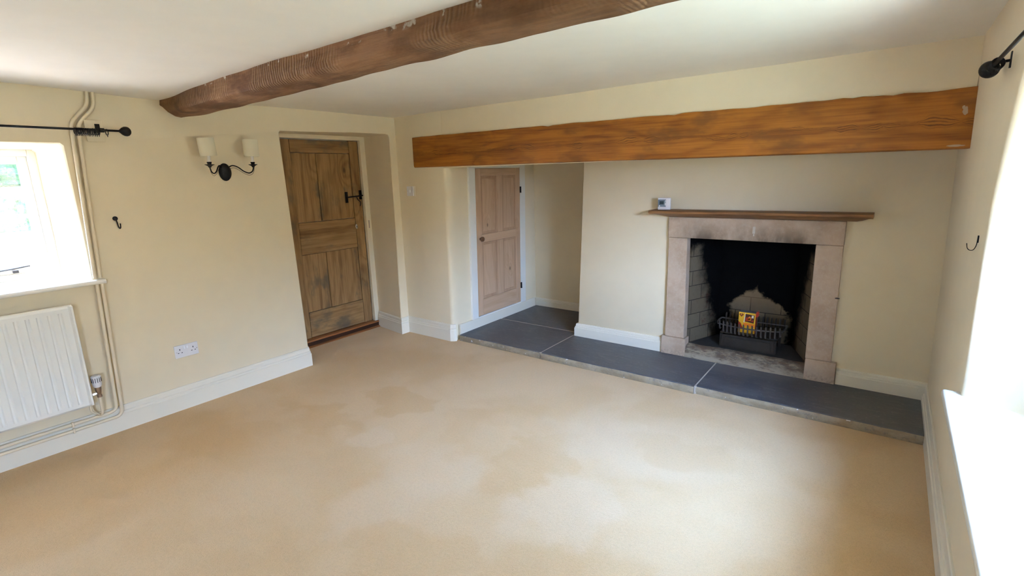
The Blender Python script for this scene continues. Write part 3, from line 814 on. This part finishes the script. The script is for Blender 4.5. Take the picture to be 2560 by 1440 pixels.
# thermostat
TH = empty('thermostat', (2.408, .515, 1.231), 'white square programmable thermostat standing on the left end of the mantel shelf', 'thermostat')
def tp(name, x0, x1, z0, z1, mat, y0, y1, par=TH, bev=.0012, **k): return build(name, bx((x0, y0, z0), (x1, y1, z1), bev), mat, par, **k)
tp('housing', 2.360, 2.456, 1.2315, 1.322, M['plastic'], .512, .540, bev=.005)
M['grey'] = plain('grey_display_bezel', (.19, .24, .28), .4); M['lcd'] = plain('dark_lcd', (.035, .055, .06), .25)
bz = tp('bezel', 2.364, 2.424, 1.254, 1.309, M['grey'], .5095, .513, label='blue-grey display panel')
tp('screen', 2.376, 2.409, 1.272, 1.296, M['lcd'], .5085, .511, par=bz, label='dark display screen')
for cx, cz in ((2.4215, 1.298), (2.4215, 1.282), (2.4215, 1.270), (2.375, 1.261)):
    build('button', lathe([(.0052, .0), (.0052, -.003), (.003, -.004)], (cx, .510, cz), 'Y', 14), M['rocker'], TH, smooth=True)

# fire grate ---------------------------------------------------------------
G = empty('fire_grate', (3.03, .78, .146), 'rusty cast-iron fire basket with upright bars inside the fireplace', 'grate')
gx0, gx1 = 2.812, 3.245
def gy(x, base): return base - .045 * (1 - ((x - 3.0285) / .2165) ** 2)  # bowed front
nb = 15
for row, (yb, zlow, zhigh, mt) in enumerate(((.765, .262, .352, 'iron'), (.955, .262, .366, 'iron_dark'))):
    for i in range(nb):
        x = gx0 + (gx1 - gx0) * i / (nb - 1)
        yy = gy(x, yb) if row == 0 else yb
        s = -1 if row == 0 else 1
        zz = zlow + (.018 if i in (0, nb - 1) else 0)
        pts = smooth_path([(x, yy - s * .035, zz - .004), (x, yy - s * .008, zz), (x, yy, zz + .02), (x, yy + s * .004, zhigh - .02), (x, yy + s * .012, zhigh)], 3)
        build('bar', tube(pts, .0055, 8, radii=[.0062] * (len(pts) - 3) + [.0058, .005, .0035]), M[mt], G, smooth=True)
for (yb, row) in ((.765, 0), (.955, 1)):
    pts = [(gx0 - .012 + (gx1 - gx0 + .024) * i / 24, (gy(gx0 - .012 + (gx1 - gx0 + .024) * i / 24, yb) if row == 0 else yb), .318) for i in range(25)]
    build('rail', tube(pts, .0055, 8), M['iron'], G, smooth=True)
for s, x in ((-1, gx0 - .012), (1, gx1 + .012)):
    pts = smooth_path([(x, .765, .318), (x + s * .012, .80, .328), (x + s * .014, .86, .330), (x + s * .012, .92, .328), (x, .955, .318)], 4)
    build('side_rail', tube(pts, .006, 8), M['iron'], G, smooth=True)
bm = bx((gx0 + .01, .745, .252), (gx1 - .01, .95, .262), .002)
build('grate_bed', bm, M['iron_dark'], G)
# ash pan front and legs
bm = prism([(2.832, .148), (3.226, .148), (3.215, .252), (2.846, .252)], 'Y', .712, .728, bev=.003)
prism([(2.858, .168), (3.200, .168), (3.192, .236), (2.868, .236)], 'Y', .706, .714, bm=bm, bev=.002)
build('ash_pan', bm, M['iron_dark'], G, label='dark steel ash pan front')
bm = bx((2.850, .728, .148), (3.206, .93, .156), .001)
build('pan_tray', bm, M['iron_dark'], G)
for x in (2.835, 3.222):
    for y in (.735, .94):
        build('leg', bx((x - .009, y - .009, .147), (x + .009, y + .009, .255), .002), M['iron_dark'], G)

# firelighter box ----------------------------------------------------------
M['yellow'] = plain('yellow_card', (.80, .43, .02), .4); M['card_top'] = plain('grey_card_top', (.10, .10, .115), .5)
M['red'] = plain('red_card', (.42, .03, .01), .4); M['orange'] = plain('orange_print', (.85, .22, .015), .4)
M['dkred'] = plain('dark_red_print', (.07, .012, .006), .4); M['palep'] = plain('pale_print', (.75, .66, .50), .4)
B = empty('firelighter_box', (3.0, .84, .262), 'small yellow and red cardboard box of firelighters sitting in the grate', 'box')
bm = bmesh.new(); bx((2.941, .800, .3), (3.064, .862, .428), .001, bm=bm)
for v in bm.verts: v.co.z = .262 + (v.co.z - .3) * (.428 - .262) / .128
for f in bm.faces:
    if f.normal.z > .5 or sum(v.co.z for v in f.verts) / len(f.verts) > .427: f.material_index = 1
    if sum(v.co.x for v in f.verts) / len(f.verts) > 3.063: f.material_index = 2
build('carton', bm, [M['yellow'], M['card_top'], M['red']], B)
def card(name, pts, mat, y=.7992, t=.0006, par=B, **k):
    bm = bmesh.new(); A = [bm.verts.new((x, y, z)) for x, z in pts]; Q = [bm.verts.new((x, y + t, z)) for x, z in pts]
    bm.faces.new(A); bm.faces.new(Q[::-1]); ring_faces(bm, A, Q)
    return build(name, bm, mat, par, **k)
def heart(cx, cz, s):
    return [(cx + s * .062 * 16 * math.sin(t) ** 3, cz + s * .0625 * (13 * math.cos(t) - 5 * math.cos(2 * t) - 2 * math.cos(3 * t) - math.cos(4 * t))) for t in [2 * PI * i / 28 for i in range(28)]]
em = card('emblem', heart(2.961, .404, .0135), M['dkred'], label='dark heart emblem')
card('emblem_border', heart(2.961, .404, .0155), M['red'], y=.7996, par=em)
card('lettering', [(2.953, .402), (2.969, .402), (2.969, .408), (2.953, .408)], M['orange'], y=.7988, par=em)
pc = card('picture', [(2.988, .354), (3.052, .346), (3.056, .410), (2.990, .416)], M['dkred'], label='printed picture of glowing coals')
for pts, mt in (([(2.992, .360), (3.012, .358), (3.016, .378), (3.002, .392), (2.992, .384)], 'red'), ([(3.006, .366), (3.030, .362), (3.034, .388), (3.020, .400), (3.010, .388)], 'orange'),
                ([(3.014, .372), (3.026, .370), (3.028, .384), (3.020, .392)], 'palep'), ([(3.034, .388), (3.050, .386), (3.050, .408), (3.036, .408)], 'palep'), ([(3.034, .360), (3.048, .356), (3.046, .374)], 'red')):
    card('flame_print', pts, M[mt], y=.7987, par=pc)
card('swoosh', [(2.9415, .300), (2.975, .300), (2.960, .336), (2.9415, .352)], M['red'])
card('swoosh', [(2.985, .342), (2.993, .420), (2.988, .424), (2.978, .350)], M['palep'])
card('band', [(2.976, .318), (3.060, .312), (3.060, .338), (2.978, .344)], M['orange'])
fl = bmesh.new()
A = [(3.052, .424), (3.064, .430), (3.070, .446), (3.080, .436), (3.078, .456), (3.086, .440), (3.084, .410), (3.070, .396), (3.064, .400)]
a_ = [fl.verts.new((x, .802, z)) for x, z in A]; b_ = [fl.verts.new((x, .8035, z)) for x, z in A]
fl.faces.new(a_); fl.faces.new(b_[::-1]); ring_faces(fl, a_, b_)
build('flame_flap', fl, M['red'], B, label='torn red flap')

# ------------------------------------------------------------------ wall light
S = empty('wall_light', (0, -1.59, 1.60), 'black twin-arm wall light with two cream shades', 'wall light')
build('backplate', lathe([(.040, 0), (.043, .006), (.040, .016), (.026, .026), (.012, .030)], (0, -1.590, 1.598), 'X', 28, sx=1., sy=1.42), M['black'], S, smooth=True)
CX = .122
for s in (-1, 1):
    yc = -1.590 + s * .146; zc_ = 1.640
    arm = tube(smooth_path([(.016, -1.590 + s * .025, 1.632), (.035, -1.590 + s * .045, 1.642), (.060, -1.590 + s * .068, 1.630), (.085, -1.590 + s * .092, 1.602), (.105, -1.590 + s * .118, 1.588), (.118, -1.590 + s * .138, 1.600), (CX, yc, 1.625), (CX, yc, zc_)], 5), .0042, 10)
    a = build('arm', arm, M['black'], S, smooth=True)
    build('cable', tube(smooth_path([(.016, -1.590 + s * .025, 1.618), (.040, -1.590 + s * .048, 1.626), (.062, -1.590 + s * .068, 1.612), (.085, -1.590 + s * .092, 1.588), (.106, -1.590 + s * .120, 1.573), (.122, -1.590 + s * .142, 1.590), (CX + .005, yc + s * .005, 1.63)], 5), .0012, 6), M['black'], a, smooth=True)
    build('drip_pan', lathe([(.005, -.014), (.008, -.012), (.012, -.004), (.030, .006), (.031, .0075), (.012, .002), (.012, .012), (.015, .022), (.014, .024)], (CX, yc, zc_), 'Z', 24), M['black'], a, smooth=True)
    build('candle_sleeve', lathe([(.0105, .024), (.0105, .080), (.006, .082)], (CX, yc, zc_), 'Z', 16), M['candle'], a, smooth=True)
    # cream card shade, open top and bottom, slightly flattened
    bm = bmesh.new(); rin = []
    tilt = .06 if s < 0 else -.015
    for r, h in ((.0525, 1.702), (.0525, 1.818), (.0515, 1.818), (.0515, 1.702)):
        rin.append([bm.verts.new((CX + r * .72 * math.cos(t), yc + r * math.sin(t) - tilt * (h - 1.76) * 1., h + tilt * r * math.sin(t))) for t in [2 * PI * k / 40 for k in range(40)]])
    for k in range(4): ring_faces(bm, rin[k], rin[(k + 1) % 4])
    sh = build('lamp_shade', bm, M['shade'], S, smooth=40, label='cream drum shade')
    build('shade_clip', tube([(CX - .036, yc, 1.712), (CX, yc, 1.715), (CX + .036, yc, 1.712)], .001, 6), M['black'], sh)
    build('bulb', lathe([(.006, .080), (.012, .10), (.012, .115), (.003, .135)], (CX, yc, zc_), 'Z', 12), M['candle'], a, smooth=True)

# ------------------------------------------------------------------ sockets, switch, box
K = empty('double_socket', (.008, -2.02, .405), 'white double power socket on the lower left wall', 'socket')
ya, yb = -2.0935, -1.9465
build('faceplate', bx((0, ya, .362), (.009, yb, .449), .002), M['plastic'], K)
for yy in (-2.033, -2.015):
    build('rocker_switch', bx((.008, yy - .005, .419), (.0125, yy + .005, .440), .001), M['rocker'], K, label='bright white rocker switch')
for c0 in (-2.062, -1.979):
    bm = bmesh.new(); bx((.0088, c0 - .002, .414), (.0095, c0 + .003, .424), bm=bm)
    bx((.0088, c0 - .014, .394), (.0095, c0 - .006, .3985), bm=bm); bx((.0088, c0 + .008, .394), (.0095, c0 + .016, .3985), bm=bm)
    build('pin_slots', bm, M['hole'], K, label='dark pin slots')
for yy in (-2.083, -1.957): build('screw', lathe([(.0028, 0), (.0028, .0015), (.001, .002)], (.009, yy, .405), 'X', 12), M['chrome'], K)
K = empty('light_switch', (.168, -.005, 1.40), 'white single light switch on the pier by the corner', 'switch')
build('faceplate', bx((.115, -.010, 1.357), (.201, 0, 1.443), .002), M['plastic'], K)
build('back_box', bx((.112, -.004, 1.354), (.222, 0.0, 1.446), .001), M['gloss'], K)
build('rocker_switch', bx((.150, -.0135, 1.388), (.164, -.009, 1.412), .001), M['rocker'], K)
for x in (.125, .190): build('screw', lathe([(.0028, 0), (.0028, -.0015), (.001, -.002)], (x, -.010, 1.40), 'Y', 12), M['chrome'], K)
K = empty('junction_box', (0, -2.300, 1.84), 'cream painted electrical box on the wall behind the left curtain rod', 'box')
build('lid', bx((.024, -2.342, 1.779), (.030, -2.256, 1.902), .003), M['wall'], K)
build('box_body', bx((0, -2.338, 1.783), (.024, -2.260, 1.898), .003), M['wall'], K)

# ------------------------------------------------------------------ pipes
PM = plain('pipe_paint', (.80, .68, .49), .4, bump=.05, bscale=40); M['pipe'] = PM
def pipe(pts, label, r=.0098):
    o = build('heating_pipe', tube(round_path(pts, .045, 7), r, 14), PM, loc=(.02, pts[len(pts) // 2][1], 0), smooth=True)
    o['label'] = label; o['category'] = 'pipe'; return o
pipe([(.018, -2.298, 2.070), (.018, -2.306, 1.985), (.018, -2.398, 1.885), (.018, -2.404, 1.80), (.018, -2.438, .985), (.060, -2.440, .940), (.030, -2.443, .88), (.030, -2.470, .146)][:4] + [(.018, -2.438, .9875)],
     'cream riser pipe nearer the window, above the sill, bending below the ceiling')
pipe([(.018, -2.273, 2.070), (.018, -2.276, 1.975), (.018, -2.368, 1.875), (.018, -2.374, 1.80), (.018, -2.412, .9875)],
     'cream riser pipe nearer the socket, above the sill, bending below the ceiling')
pipe([(.030, -2.437, .952), (.036, -2.470, .146), (.036, -3.9, .146)], 'cream pipe dropping below the sill and turning along the top of the skirting, upper run')
pipe([(.030, -2.412, .952), (.036, -2.446, .106), (.036, -3.9, .106)], 'cream pipe dropping below the sill and turning along the skirting, lower run')
for y in (-2.69,):
    for z, w in ((.146, 'upper'), (.106, 'lower')):
        K = bx((.026, y - .005, z - .014), (.050, y + .005, z + .014), .002)
        o = build('pipe_clip', K, M['pipe'], loc=(.03, y, z)); o['label'] = 'small painted clip holding the %s skirting pipe' % w; o['category'] = 'clip'

# ------------------------------------------------------------------ radiator
R = empty('radiator', (.09, -3.1, .15), 'white ribbed panel radiator under the left window', 'radiator')
ry0, ry1, rz0, rz1 = -3.62, -2.588, .250, .868
bm = bmesh.new(); poly = []
n = 21; pitch = (ry1 - ry0 - .06) / n
ys = [(ry0, .105), (ry0 + .022, .118)]
for i in range(n):
    a = ry0 + .03 + i * pitch
    ys += [(a + pitch * .10, .118), (a + pitch * .24, .109), (a + pitch * .42, .109), (a + pitch * .56, .118)]
ys += [(ry1 - .022, .118), (ry1, .105)]
zl = [(rz0, -.012), (rz0 + .012, 0), (rz0 + .030, 0), (rz0 + .052, 1), (rz1 - .058, 1), (rz1 - .036, 0), (rz1 - .014, 0), (rz1 - .002, -.006), (rz1, -.016)]
cols = []
for y, x in ys:
    col = []
    for z, k in zl:
        xx = (x if k == 1 else .118 if (ry0 + .02 < y < ry1 - .02) else x) + (k if k < 0 else 0)
        col.append(bm.verts.new((xx, y, z)))
    cols.append(col)
for A, Bq in zip(cols, cols[1:]): ring_faces(bm, A, Bq, closed=False)
build('front_panel', bm, M['rad'], R, smooth=25)
build('back_panel', bx((.055, ry0, rz0), (.070, ry1, rz1 - .01), .003), M['rad'], R)
build('side_cover', bx((.055, ry1 - .010, rz0), (.110, ry1 + .002, rz1 - .006), .003), M['rad'], R)
build('top_cover', bx((.055, ry0, rz1 - .016), (.108, ry1, rz1 - .004), .003), M['rad'], R)
for y in (-2.85, -3.4): build('bracket', bx((0, y - .02, .45), (.06, y + .02, .78), .001), M['rad'], R)
V = build('valve', lathe([(.011, -.03), (.013, -.028), (.013, -.012), (.011, -.010), (.013, .0), (.015, .012), (.017, .024), (.017, .036)], (.083, -2.548, .310), 'Z', 20), M['brass'], R, smooth=40, label='dull nickel thermostatic valve body')
build('valve_nut', tube([(.083, -2.590, .306), (.083, -2.578, .306), (.083, -2.560, .308)], .009, 6, radii=[.008, .011, .009]), M['chrome'], V, label='chrome union nut')
hd = build('valve_head', lathe([(.017, .036), (.022, .044), (.0235, .060), (.0245, .095), (.024, .104), (.020, .108)], (.083, -2.548, .310), 'Z', 28), M['plastic'], V, smooth=40, label='white thermostat head with dark slots')
bm = bmesh.new()
for k in range(14):
    t = 2 * PI * k / 14; c_ = Vector((.083 + .0242 * math.cos(t), -2.548 + .0242 * math.sin(t), .392))
    bx(c_ - Vector((.0012, .0012, .014)), c_ + Vector((.0012, .0012, .014)), bm=bm)
build('slots', bm, M['hole'], V)
build('valve_tail', tube(round_path([(.083, -2.548, .285), (.083, -2.551, .175), (.036, -2.553, .150)], .03, 6), .0075, 12), M['pipe'], V, smooth=True)
build('return_loop', tube(round_path([(.083, -2.600, .300), (.078, -2.602, .200), (.060, -2.566, .170), (.040, -2.556, .150)], .03, 6), .006, 10), M['pipe'], V, smooth=True)

# ------------------------------------------------------------------ curtain rods
def ring_mesh(y, z, R_, r, x=.1, ang=0.):
    bm = bmesh.new(); n1, n2 = 22, 6; rr = []
    for i in range(n1):
        t = 2 * PI * i / n1
        c = Vector((x + R_ * math.cos(t), y + R_ * math.cos(t) * math.sin(ang), z + R_ * math.sin(t)))
        d = Vector((math.cos(t), 0, math.sin(t)))
        rr.append([bm.verts.new(c + d * r * math.cos(q) + Vector((0, 1, 0)) * r * math.sin(q)) for q in [2 * PI * k / n2 for k in range(n2)]])
    for i in range(n1): ring_faces(bm, rr[i], rr[(i + 1) % n1])
    return bm
CR = empty('curtain_rod', (.1, -3.0, 1.84), 'black iron curtain rod with ball end above the left window', 'curtain rod')
build('rod', tube([(.1, -4.0, 1.846), (.1, -2.19, 1.840)], .0062, 12), M['black'], CR, smooth=True)
build('finial', lathe([(.007, -.034), (.010, -.030), (.020, -.020), (.027, -.008), (.028, .004), (.025, .014), (.015, .023), (.004, .027)], (.1, -2.168, 1.839), 'Y', 24), M['black'], CR, smooth=True)
build('finial', lathe([(.004, -.030), (.016, -.026), (.027, -.016), (.031, 0), (.026, .018), (.010, .030), (.007, .034)], (.1, -4.02, 1.846), 'Y', 24), M['black'], CR, smooth=True)
for y in (-2.284, -3.9):
    xs = .030 if y > -3 else 0.     # the near bracket is screwed to the lid of the electrical box
    bm = tube([(xs, y, 1.852), (xs + .02, y, 1.853), (.085, y, 1.843)], .006, 8); bx((xs, y - .012, 1.835), (xs + .005, y + .012, 1.880), .001, bm=bm)
    lathe([(.0125, -.010), (.0125, .010)], (.1, y, 1.840), 'Y', 16, bm=bm)
    if y > -3: bx((.090, y - .028, 1.846), (.094, y - .010, 1.862), .001, bm=bm)
    build('bracket', bm, M['black'], CR, smooth=40)
first = None
ys_ = [-2.408 + .0082 * i + random.uniform(-.001, .001) for i in range(14)] + [-2.262]
for i, y in enumerate(ys_):
    lab = 'thin black curtain ring in the tight bunch on the left rod' if i < 14 else 'lone black curtain ring hanging outside the left rod bracket'
    if first is None:
        bm = ring_mesh(0, 0, .0165, .0025, x=0, ang=.12)
        first = build('curtain_ring', bm, M['black'], loc=(0, 0, 0), smooth=True)
        e = ring_mesh(0, -.0215, .0045, .0011, x=0, ang=0)
        ey = build('eyelet', e, M['black'], first, smooth=True); o = first
    else:
        o = first.copy(); COL.objects.link(o); c2 = ey.copy(); c2.parent = o; COL.objects.link(c2)
    o.location = (.1, y, 1.8305 + random.uniform(-.001, .001)); o.rotation_euler = (0, random.uniform(-.15, .15), random.uniform(-.1, .1))
    o['label'] = lab; o['category'] = 'curtain ring'
    if i < 14: o['group'] = 'curtain rings bunched on the left rod'
    elif 'group' in o: del o['group']
# right rod
rx_, rz_ = 4.038, 1.842
C2 = empty('curtain_rod', (rx_, -1.7, rz_), 'black iron curtain rod on the right-hand wall with its ball end showing', 'curtain rod')
build('rod', tube([(rx_, -.85, rz_), (rx_ - .002, -2.75, rz_ + .006)], .0062, 12), M['black'], C2, smooth=True)
build('finial', lathe([(.004, .030), (.016, .026), (.026, .014), (.029, 0), (.024, -.016), (.012, -.026), (.0105, -.060), (.008, -.062)], (rx_, -.805, rz_), 'Y', 24), M['black'], C2, smooth=True)
bm = tube([(xr(1.85) - .001, -.905, 1.852), (rx_ + .02, -.905, 1.850), (rx_, -.905, rz_ + .002)], .0045, 8)
bx((xr(1.85) - .004, -.913, 1.828), (xr(1.85) + .004, -.897, 1.880), .001, bm=bm); lathe([(.0125, -.012), (.0125, .012)], (rx_, -.905, rz_), 'Y', 16, bm=bm)
build('bracket', bm, M['black'], C2, smooth=40)
bm = tube([(xr(1.85), -2.6, 1.852), (rx_, -2.6, rz_ + .006)], .0045, 8); bx((xr(1.85) - .004, -2.608, 1.828), (xr(1.85) + .004, -2.592, 1.880), .001, bm=bm)
build('bracket', bm, M['black'], C2, smooth=40)
for i in range(6):
    o = first.copy(); COL.objects.link(o); c2 = ey.copy(); c2.parent = o; COL.objects.link(c2)
    o.location = (rx_, -.945 - .013 * i, rz_ - .0095); o.rotation_euler = (0, random.uniform(-.2, .2), random.uniform(-.2, .2))
    o['label'] = 'thin black curtain ring on the right-hand rod behind its bracket'; o['category'] = 'curtain ring'; o['group'] = 'curtain rings on the right-hand rod'

# ------------------------------------------------------------------ hooks
HK = empty('wall_hook', (0, -2.272, 1.33), 'small black iron coat hook on the left wall above the socket', 'hook')
build('mount', lathe([(.0135, 0), (.0135, .004), (.010, .010), (.004, .012)], (0, -2.276, 1.330), 'X', 18), M['black'], HK, smooth=True)
build('hook', tube(smooth_path([(.006, -2.275, 1.325), (.010, -2.272, 1.305), (.014, -2.270, 1.280), (.024, -2.268, 1.270), (.033, -2.266, 1.276), (.034, -2.264, 1.300)], 5), .0034, 10), M['black'], HK, smooth=True)
xh = xr(1.24)
HR = empty('wall_hook', (xh, -.735, 1.24), 'thin black wire hook high on the right-hand wall', 'hook')
build('mount', bx((xh - .004, -.742, 1.225), (xh + .002, -.728, 1.252), .001), M['black'], HR)
build('hook', tube(smooth_path([(xh - .003, -.735, 1.236), (xh - .004, -.735, 1.215), (xh - .010, -.737, 1.198), (xh - .020, -.739, 1.195), (xh - .029, -.741, 1.203), (xh - .033, -.742, 1.222)], 5), .0014, 8), M['black'], HR, smooth=True)

# ------------------------------------------------------------------ outdoors
m, nt, b = new_mat('gravel'); g = N(nt); c = g.coord(True)
g.l(g.mix(g.noise(c, 3, 5), (.66, .53, .40), (.74, .61, .48)), b.inputs['Base Color']); b.inputs['Roughness'].default_value = .95
M['gravel'] = m
M['lawn'] = plain('lawn_grass', (.46, .50, .37), .9, bump=.5, bscale=30, var=.2)
bm = bmesh.new()
bm.faces.new([bm.verts.new(p) for p in ((-60, -40, -.16), (5.6, -40, -.16), (5.6, 40, -.16), (-60, 40, -.16))])
gd = build('ground', bm, M['gravel']); gd['kind'] = 'structure'; gd['label'] = 'pale gravel ground outside the windows'; gd['category'] = 'ground'
bm = bmesh.new()
bm.faces.new([bm.verts.new(p) for p in ((5.6, -40, -.16), (40, -40, -.16), (40, 40, -.16), (5.6, 40, -.16))])
gd = build('lawn', bm, M['lawn']); gd['kind'] = 'structure'; gd['label'] = 'green lawn outside the right-hand window'; gd['category'] = 'ground'
def leafmat(name, a, b_):
    m, nt, b = new_mat(name); g = N(nt); c = g.coord(True)
    g.l(g.mix(g.rng(g.noise(c, 9, 5, .7), .35, .65), a, b_), b.inputs['Base Color']); b.inputs['Roughness'].default_value = .8
    g.l(g.bump(g.noise(c, 12, 4, .7), 1., .15), b.inputs['Normal']); return m
M['leaf'] = leafmat('hedge_leaf', (.022, .042, .010), (.07, .10, .025)); M['leaf2'] = leafmat('tree_leaf', (.015, .04, .01), (.06, .10, .02))
def bushy(lo, hi, sub, amp, fr):
    bm = bx(lo, hi); bmesh.ops.subdivide_edges(bm, edges=bm.edges[:], cuts=sub, use_grid_fill=True)
    c = (Vector(lo) + Vector(hi)) / 2
    for v in bm.verts:
        v.co += (v.co - c).normalized() * amp * (noise.fractal(v.co * fr, 1., 2., 4)) + Vector((noise.noise(v.co * fr * 2), noise.noise(v.co * fr * 2 + Vector((9, 9, 9))), 0)) * amp
        v.co.z = max(v.co.z, -.15)
    return bm
o = build('hedge', bushy((-24.9, .6, -.16), (-24.0, 3.2, .48), 26, .10, 2.2), M['leaf'], loc=(-24.4, 1.2, -.16)); o['label'] = 'low clipped green box hedge seen through the left window'; o['category'] = 'hedge'
m, nt, b = new_mat('garden_stone_wall'); g = N(nt); c = g.coord(True); s = g.sep(c)
uv = g.n('CombineXYZ'); g.l(s[1], uv.inputs[0]); g.l(s[2], uv.inputs[1])
br = g.n('TexBrick'); g.l(uv.outputs[0], br.inputs['Vector']); br.inputs['Scale'].default_value = 1; br.inputs['Brick Width'].default_value = .42; br.inputs['Row Height'].default_value = .14; br.inputs['Mortar Size'].default_value = .012
br.inputs['Color1'].default_value = (.36, .33, .30, 1); br.inputs['Color2'].default_value = (.26, .24, .23, 1); br.inputs['Mortar'].default_value = (.45, .43, .40, 1)
g.l(br.outputs['Color'], b.inputs['Base Color']); b.inputs['Roughness'].default_value = .9; M['gwall'] = m
o = build('garden_wall', bx((-28.4, -14, -.16), (-28.0, 14, 1.40), .03), M['gwall'], loc=(-28.2, 2, -.16)); o['label'] = 'pale stone garden wall beyond the hedge'; o['category'] = 'wall'
o = build('shrub', bushy((-27.8, 1.2, -.16), (-27.2, 2.15, 1.05), 16, .22, 1.6), M['leaf'], loc=(-27.5, 1.7, -.16)); o['label'] = 'loose green shrub against the garden wall'; o['category'] = 'shrub'
T = empty('tree', (-31, 1.6, -.16), 'dark green tree behind the garden wall', 'tree')
build('crown', bushy((-33.5, -12, 1.7), (-30, 9, 7.2), 30, .6, .7), M['leaf2'], T)
build('trunk', tube([(-31, 1.6, -.16), (-31.05, 1.62, 1.0), (-31, 1.6, 2.2)], .22, 10), M['oak'], T, smooth=True)

m, nt, b = new_mat('warm_rubble_stone'); g = N(nt); c = g.coord(True)
g.l(g.mix(g.rng(g.noise(c, 3.5, 5, .6), .35, .65), (.50, .36, .20), (.62, .47, .28)), b.inputs['Base Color']); b.inputs['Roughness'].default_value = .9
g.l(g.bump(g.noise(c, 6, 4), .8, .05), b.inputs['Normal']); M['rubble'] = m
bm = bx((12, -6.0, -.16), (13, 16, 2.9), .03)  # unseen block added to cut low sky light through the right window
ob = build('skyblocker', bm, M['rubble'], loc=(12.5, -5, -.16)); ob['kind'] = 'structure'; ob['label'] = 'long low sandstone block, unseen, added outside the right-hand window to cut low sky light'; ob['category'] = 'building'
ob = build('low_skyblocker', bx((12, -30, -.16), (12.4, -6.01, 2.0), .03), M['rubble'], loc=(12.2, -15, -.16)); ob['kind'] = 'structure'; ob['label'] = 'lower unseen sandstone wall added to cut low sky light, running on from the outbuilding'; ob['category'] = 'wall'  # unseen lower wall, added to hold back the lowest sky light
# ------------------------------------------------------------------ world and daylight
w = bpy.data.worlds.new('sky'); SC.world = w; w.use_nodes = True
nt = w.node_tree; nt.nodes.clear(); g = N(nt)
out = g.n('OutputWorld'); bg = g.n('Background'); g.l(bg.outputs[0], out.inputs[0])
d = g.n('TexCoord').outputs['Generated']; s = g.sep(d)
el = g.rng(s[2], -.05, .75)
colr = g.mix(el, (.47, .65, 1.0), (.29, .52, 1.0))
side = g.rng(s[0], -.5, .5, 1.8, 1.0)
haze = g.rng(s[2], .0, .6, .7, 1.35)
g.l(colr, bg.inputs['Color'])
lobe = g.rng(g.vmath('DOT_PRODUCT', g.vmath('NORMALIZE', d), (.66, -.62, .42)), .60, .97, 0., 4.4)   # brighter sky sector added to light the chimney breast through the right window
g.l(g.math('MULTIPLY', g.math('ADD', g.math('MULTIPLY', side, haze), lobe), 11.), bg.inputs['Strength'])

sun = bpy.data.lights.new('sun', 'SUN'); sun.energy = 44; sun.angle = .01; sun.color = (1, .90, .74)
so = bpy.data.objects.new('sun', sun); COL.objects.link(so)
so.rotation_euler = Vector((.15, .75, -.65)).to_track_quat('-Z', 'Y').to_euler()      # rakes along the house front: it lights the ground outside and does not reach the room
def portal(name, loc, rot, sx, sy):
    l = bpy.data.lights.new(name, 'AREA'); l.shape = 'RECTANGLE'; l.size = sx; l.size_y = sy; l.energy = 1
    l.cycles.is_portal = True
    o = bpy.data.objects.new(name, l); COL.objects.link(o); o.location = loc; o.rotation_euler = rot
portal('daylight_portal', (-.47, -3.1, 1.366), (0, -PI / 2, 0), .80, 1.20)
portal('daylight_portal', (4.53, -4.4, 1.24), (0, PI / 2, 0), .92, .54)
portal('daylight_portal', (4.51, -1.73, 1.375), (0, PI / 2, 0), .92, 1.36)

# ------------------------------------------------------------------ camera
cam = bpy.data.cameras.new('camera'); co = bpy.data.objects.new('camera', cam); COL.objects.link(co)
yaw, pit, rol = math.radians(36.7509), math.radians(-12.6176), math.radians(-1.5818)
fw = Vector((-math.sin(yaw) * math.cos(pit), math.cos(yaw) * math.cos(pit), math.sin(pit)))
rt = Vector((math.cos(yaw), math.sin(yaw), 0)); up = rt.cross(fw)
c_, s_ = math.cos(rol), math.sin(rol)
RT = rt * c_ + up * s_; UP = up * c_ - rt * s_
mt = Matrix.Identity(4)
for i in range(3): mt[i][0] = RT[i]; mt[i][1] = UP[i]; mt[i][2] = -fw[i]
mt[0][3], mt[1][3], mt[2][3] = 3.8117, -3.3415, 1.5273
co.matrix_world = mt
cam.sensor_fit = 'HORIZONTAL'; cam.sensor_width = 36; cam.lens = 1267.2 / 2560 * 36; cam.clip_start = .02; cam.clip_end = 200
SC.camera = co

# ------------------------------------------------------------------ render settings that belong to the scene
SC.view_settings.view_transform = 'Standard'; SC.view_settings.look = 'None'
SC.view_settings.exposure = 0.85; SC.view_settings.gamma = 1; SC.view_settings.use_curve_mapping = False
cy_ = SC.cycles
cy_.max_bounces = 8; cy_.diffuse_bounces = 5; cy_.glossy_bounces = 2; cy_.transmission_bounces = 6; cy_.transparent_max_bounces = 8
cy_.caustics_reflective = False; cy_.caustics_refractive = False
cy_.sample_clamp_indirect = 6
cy_.use_adaptive_sampling = True; cy_.adaptive_threshold = .16; cy_.adaptive_min_samples = 30
cy_.use_denoising = True
try: cy_.denoiser = 'OPENIMAGEDENOISE'
except Exception: pass
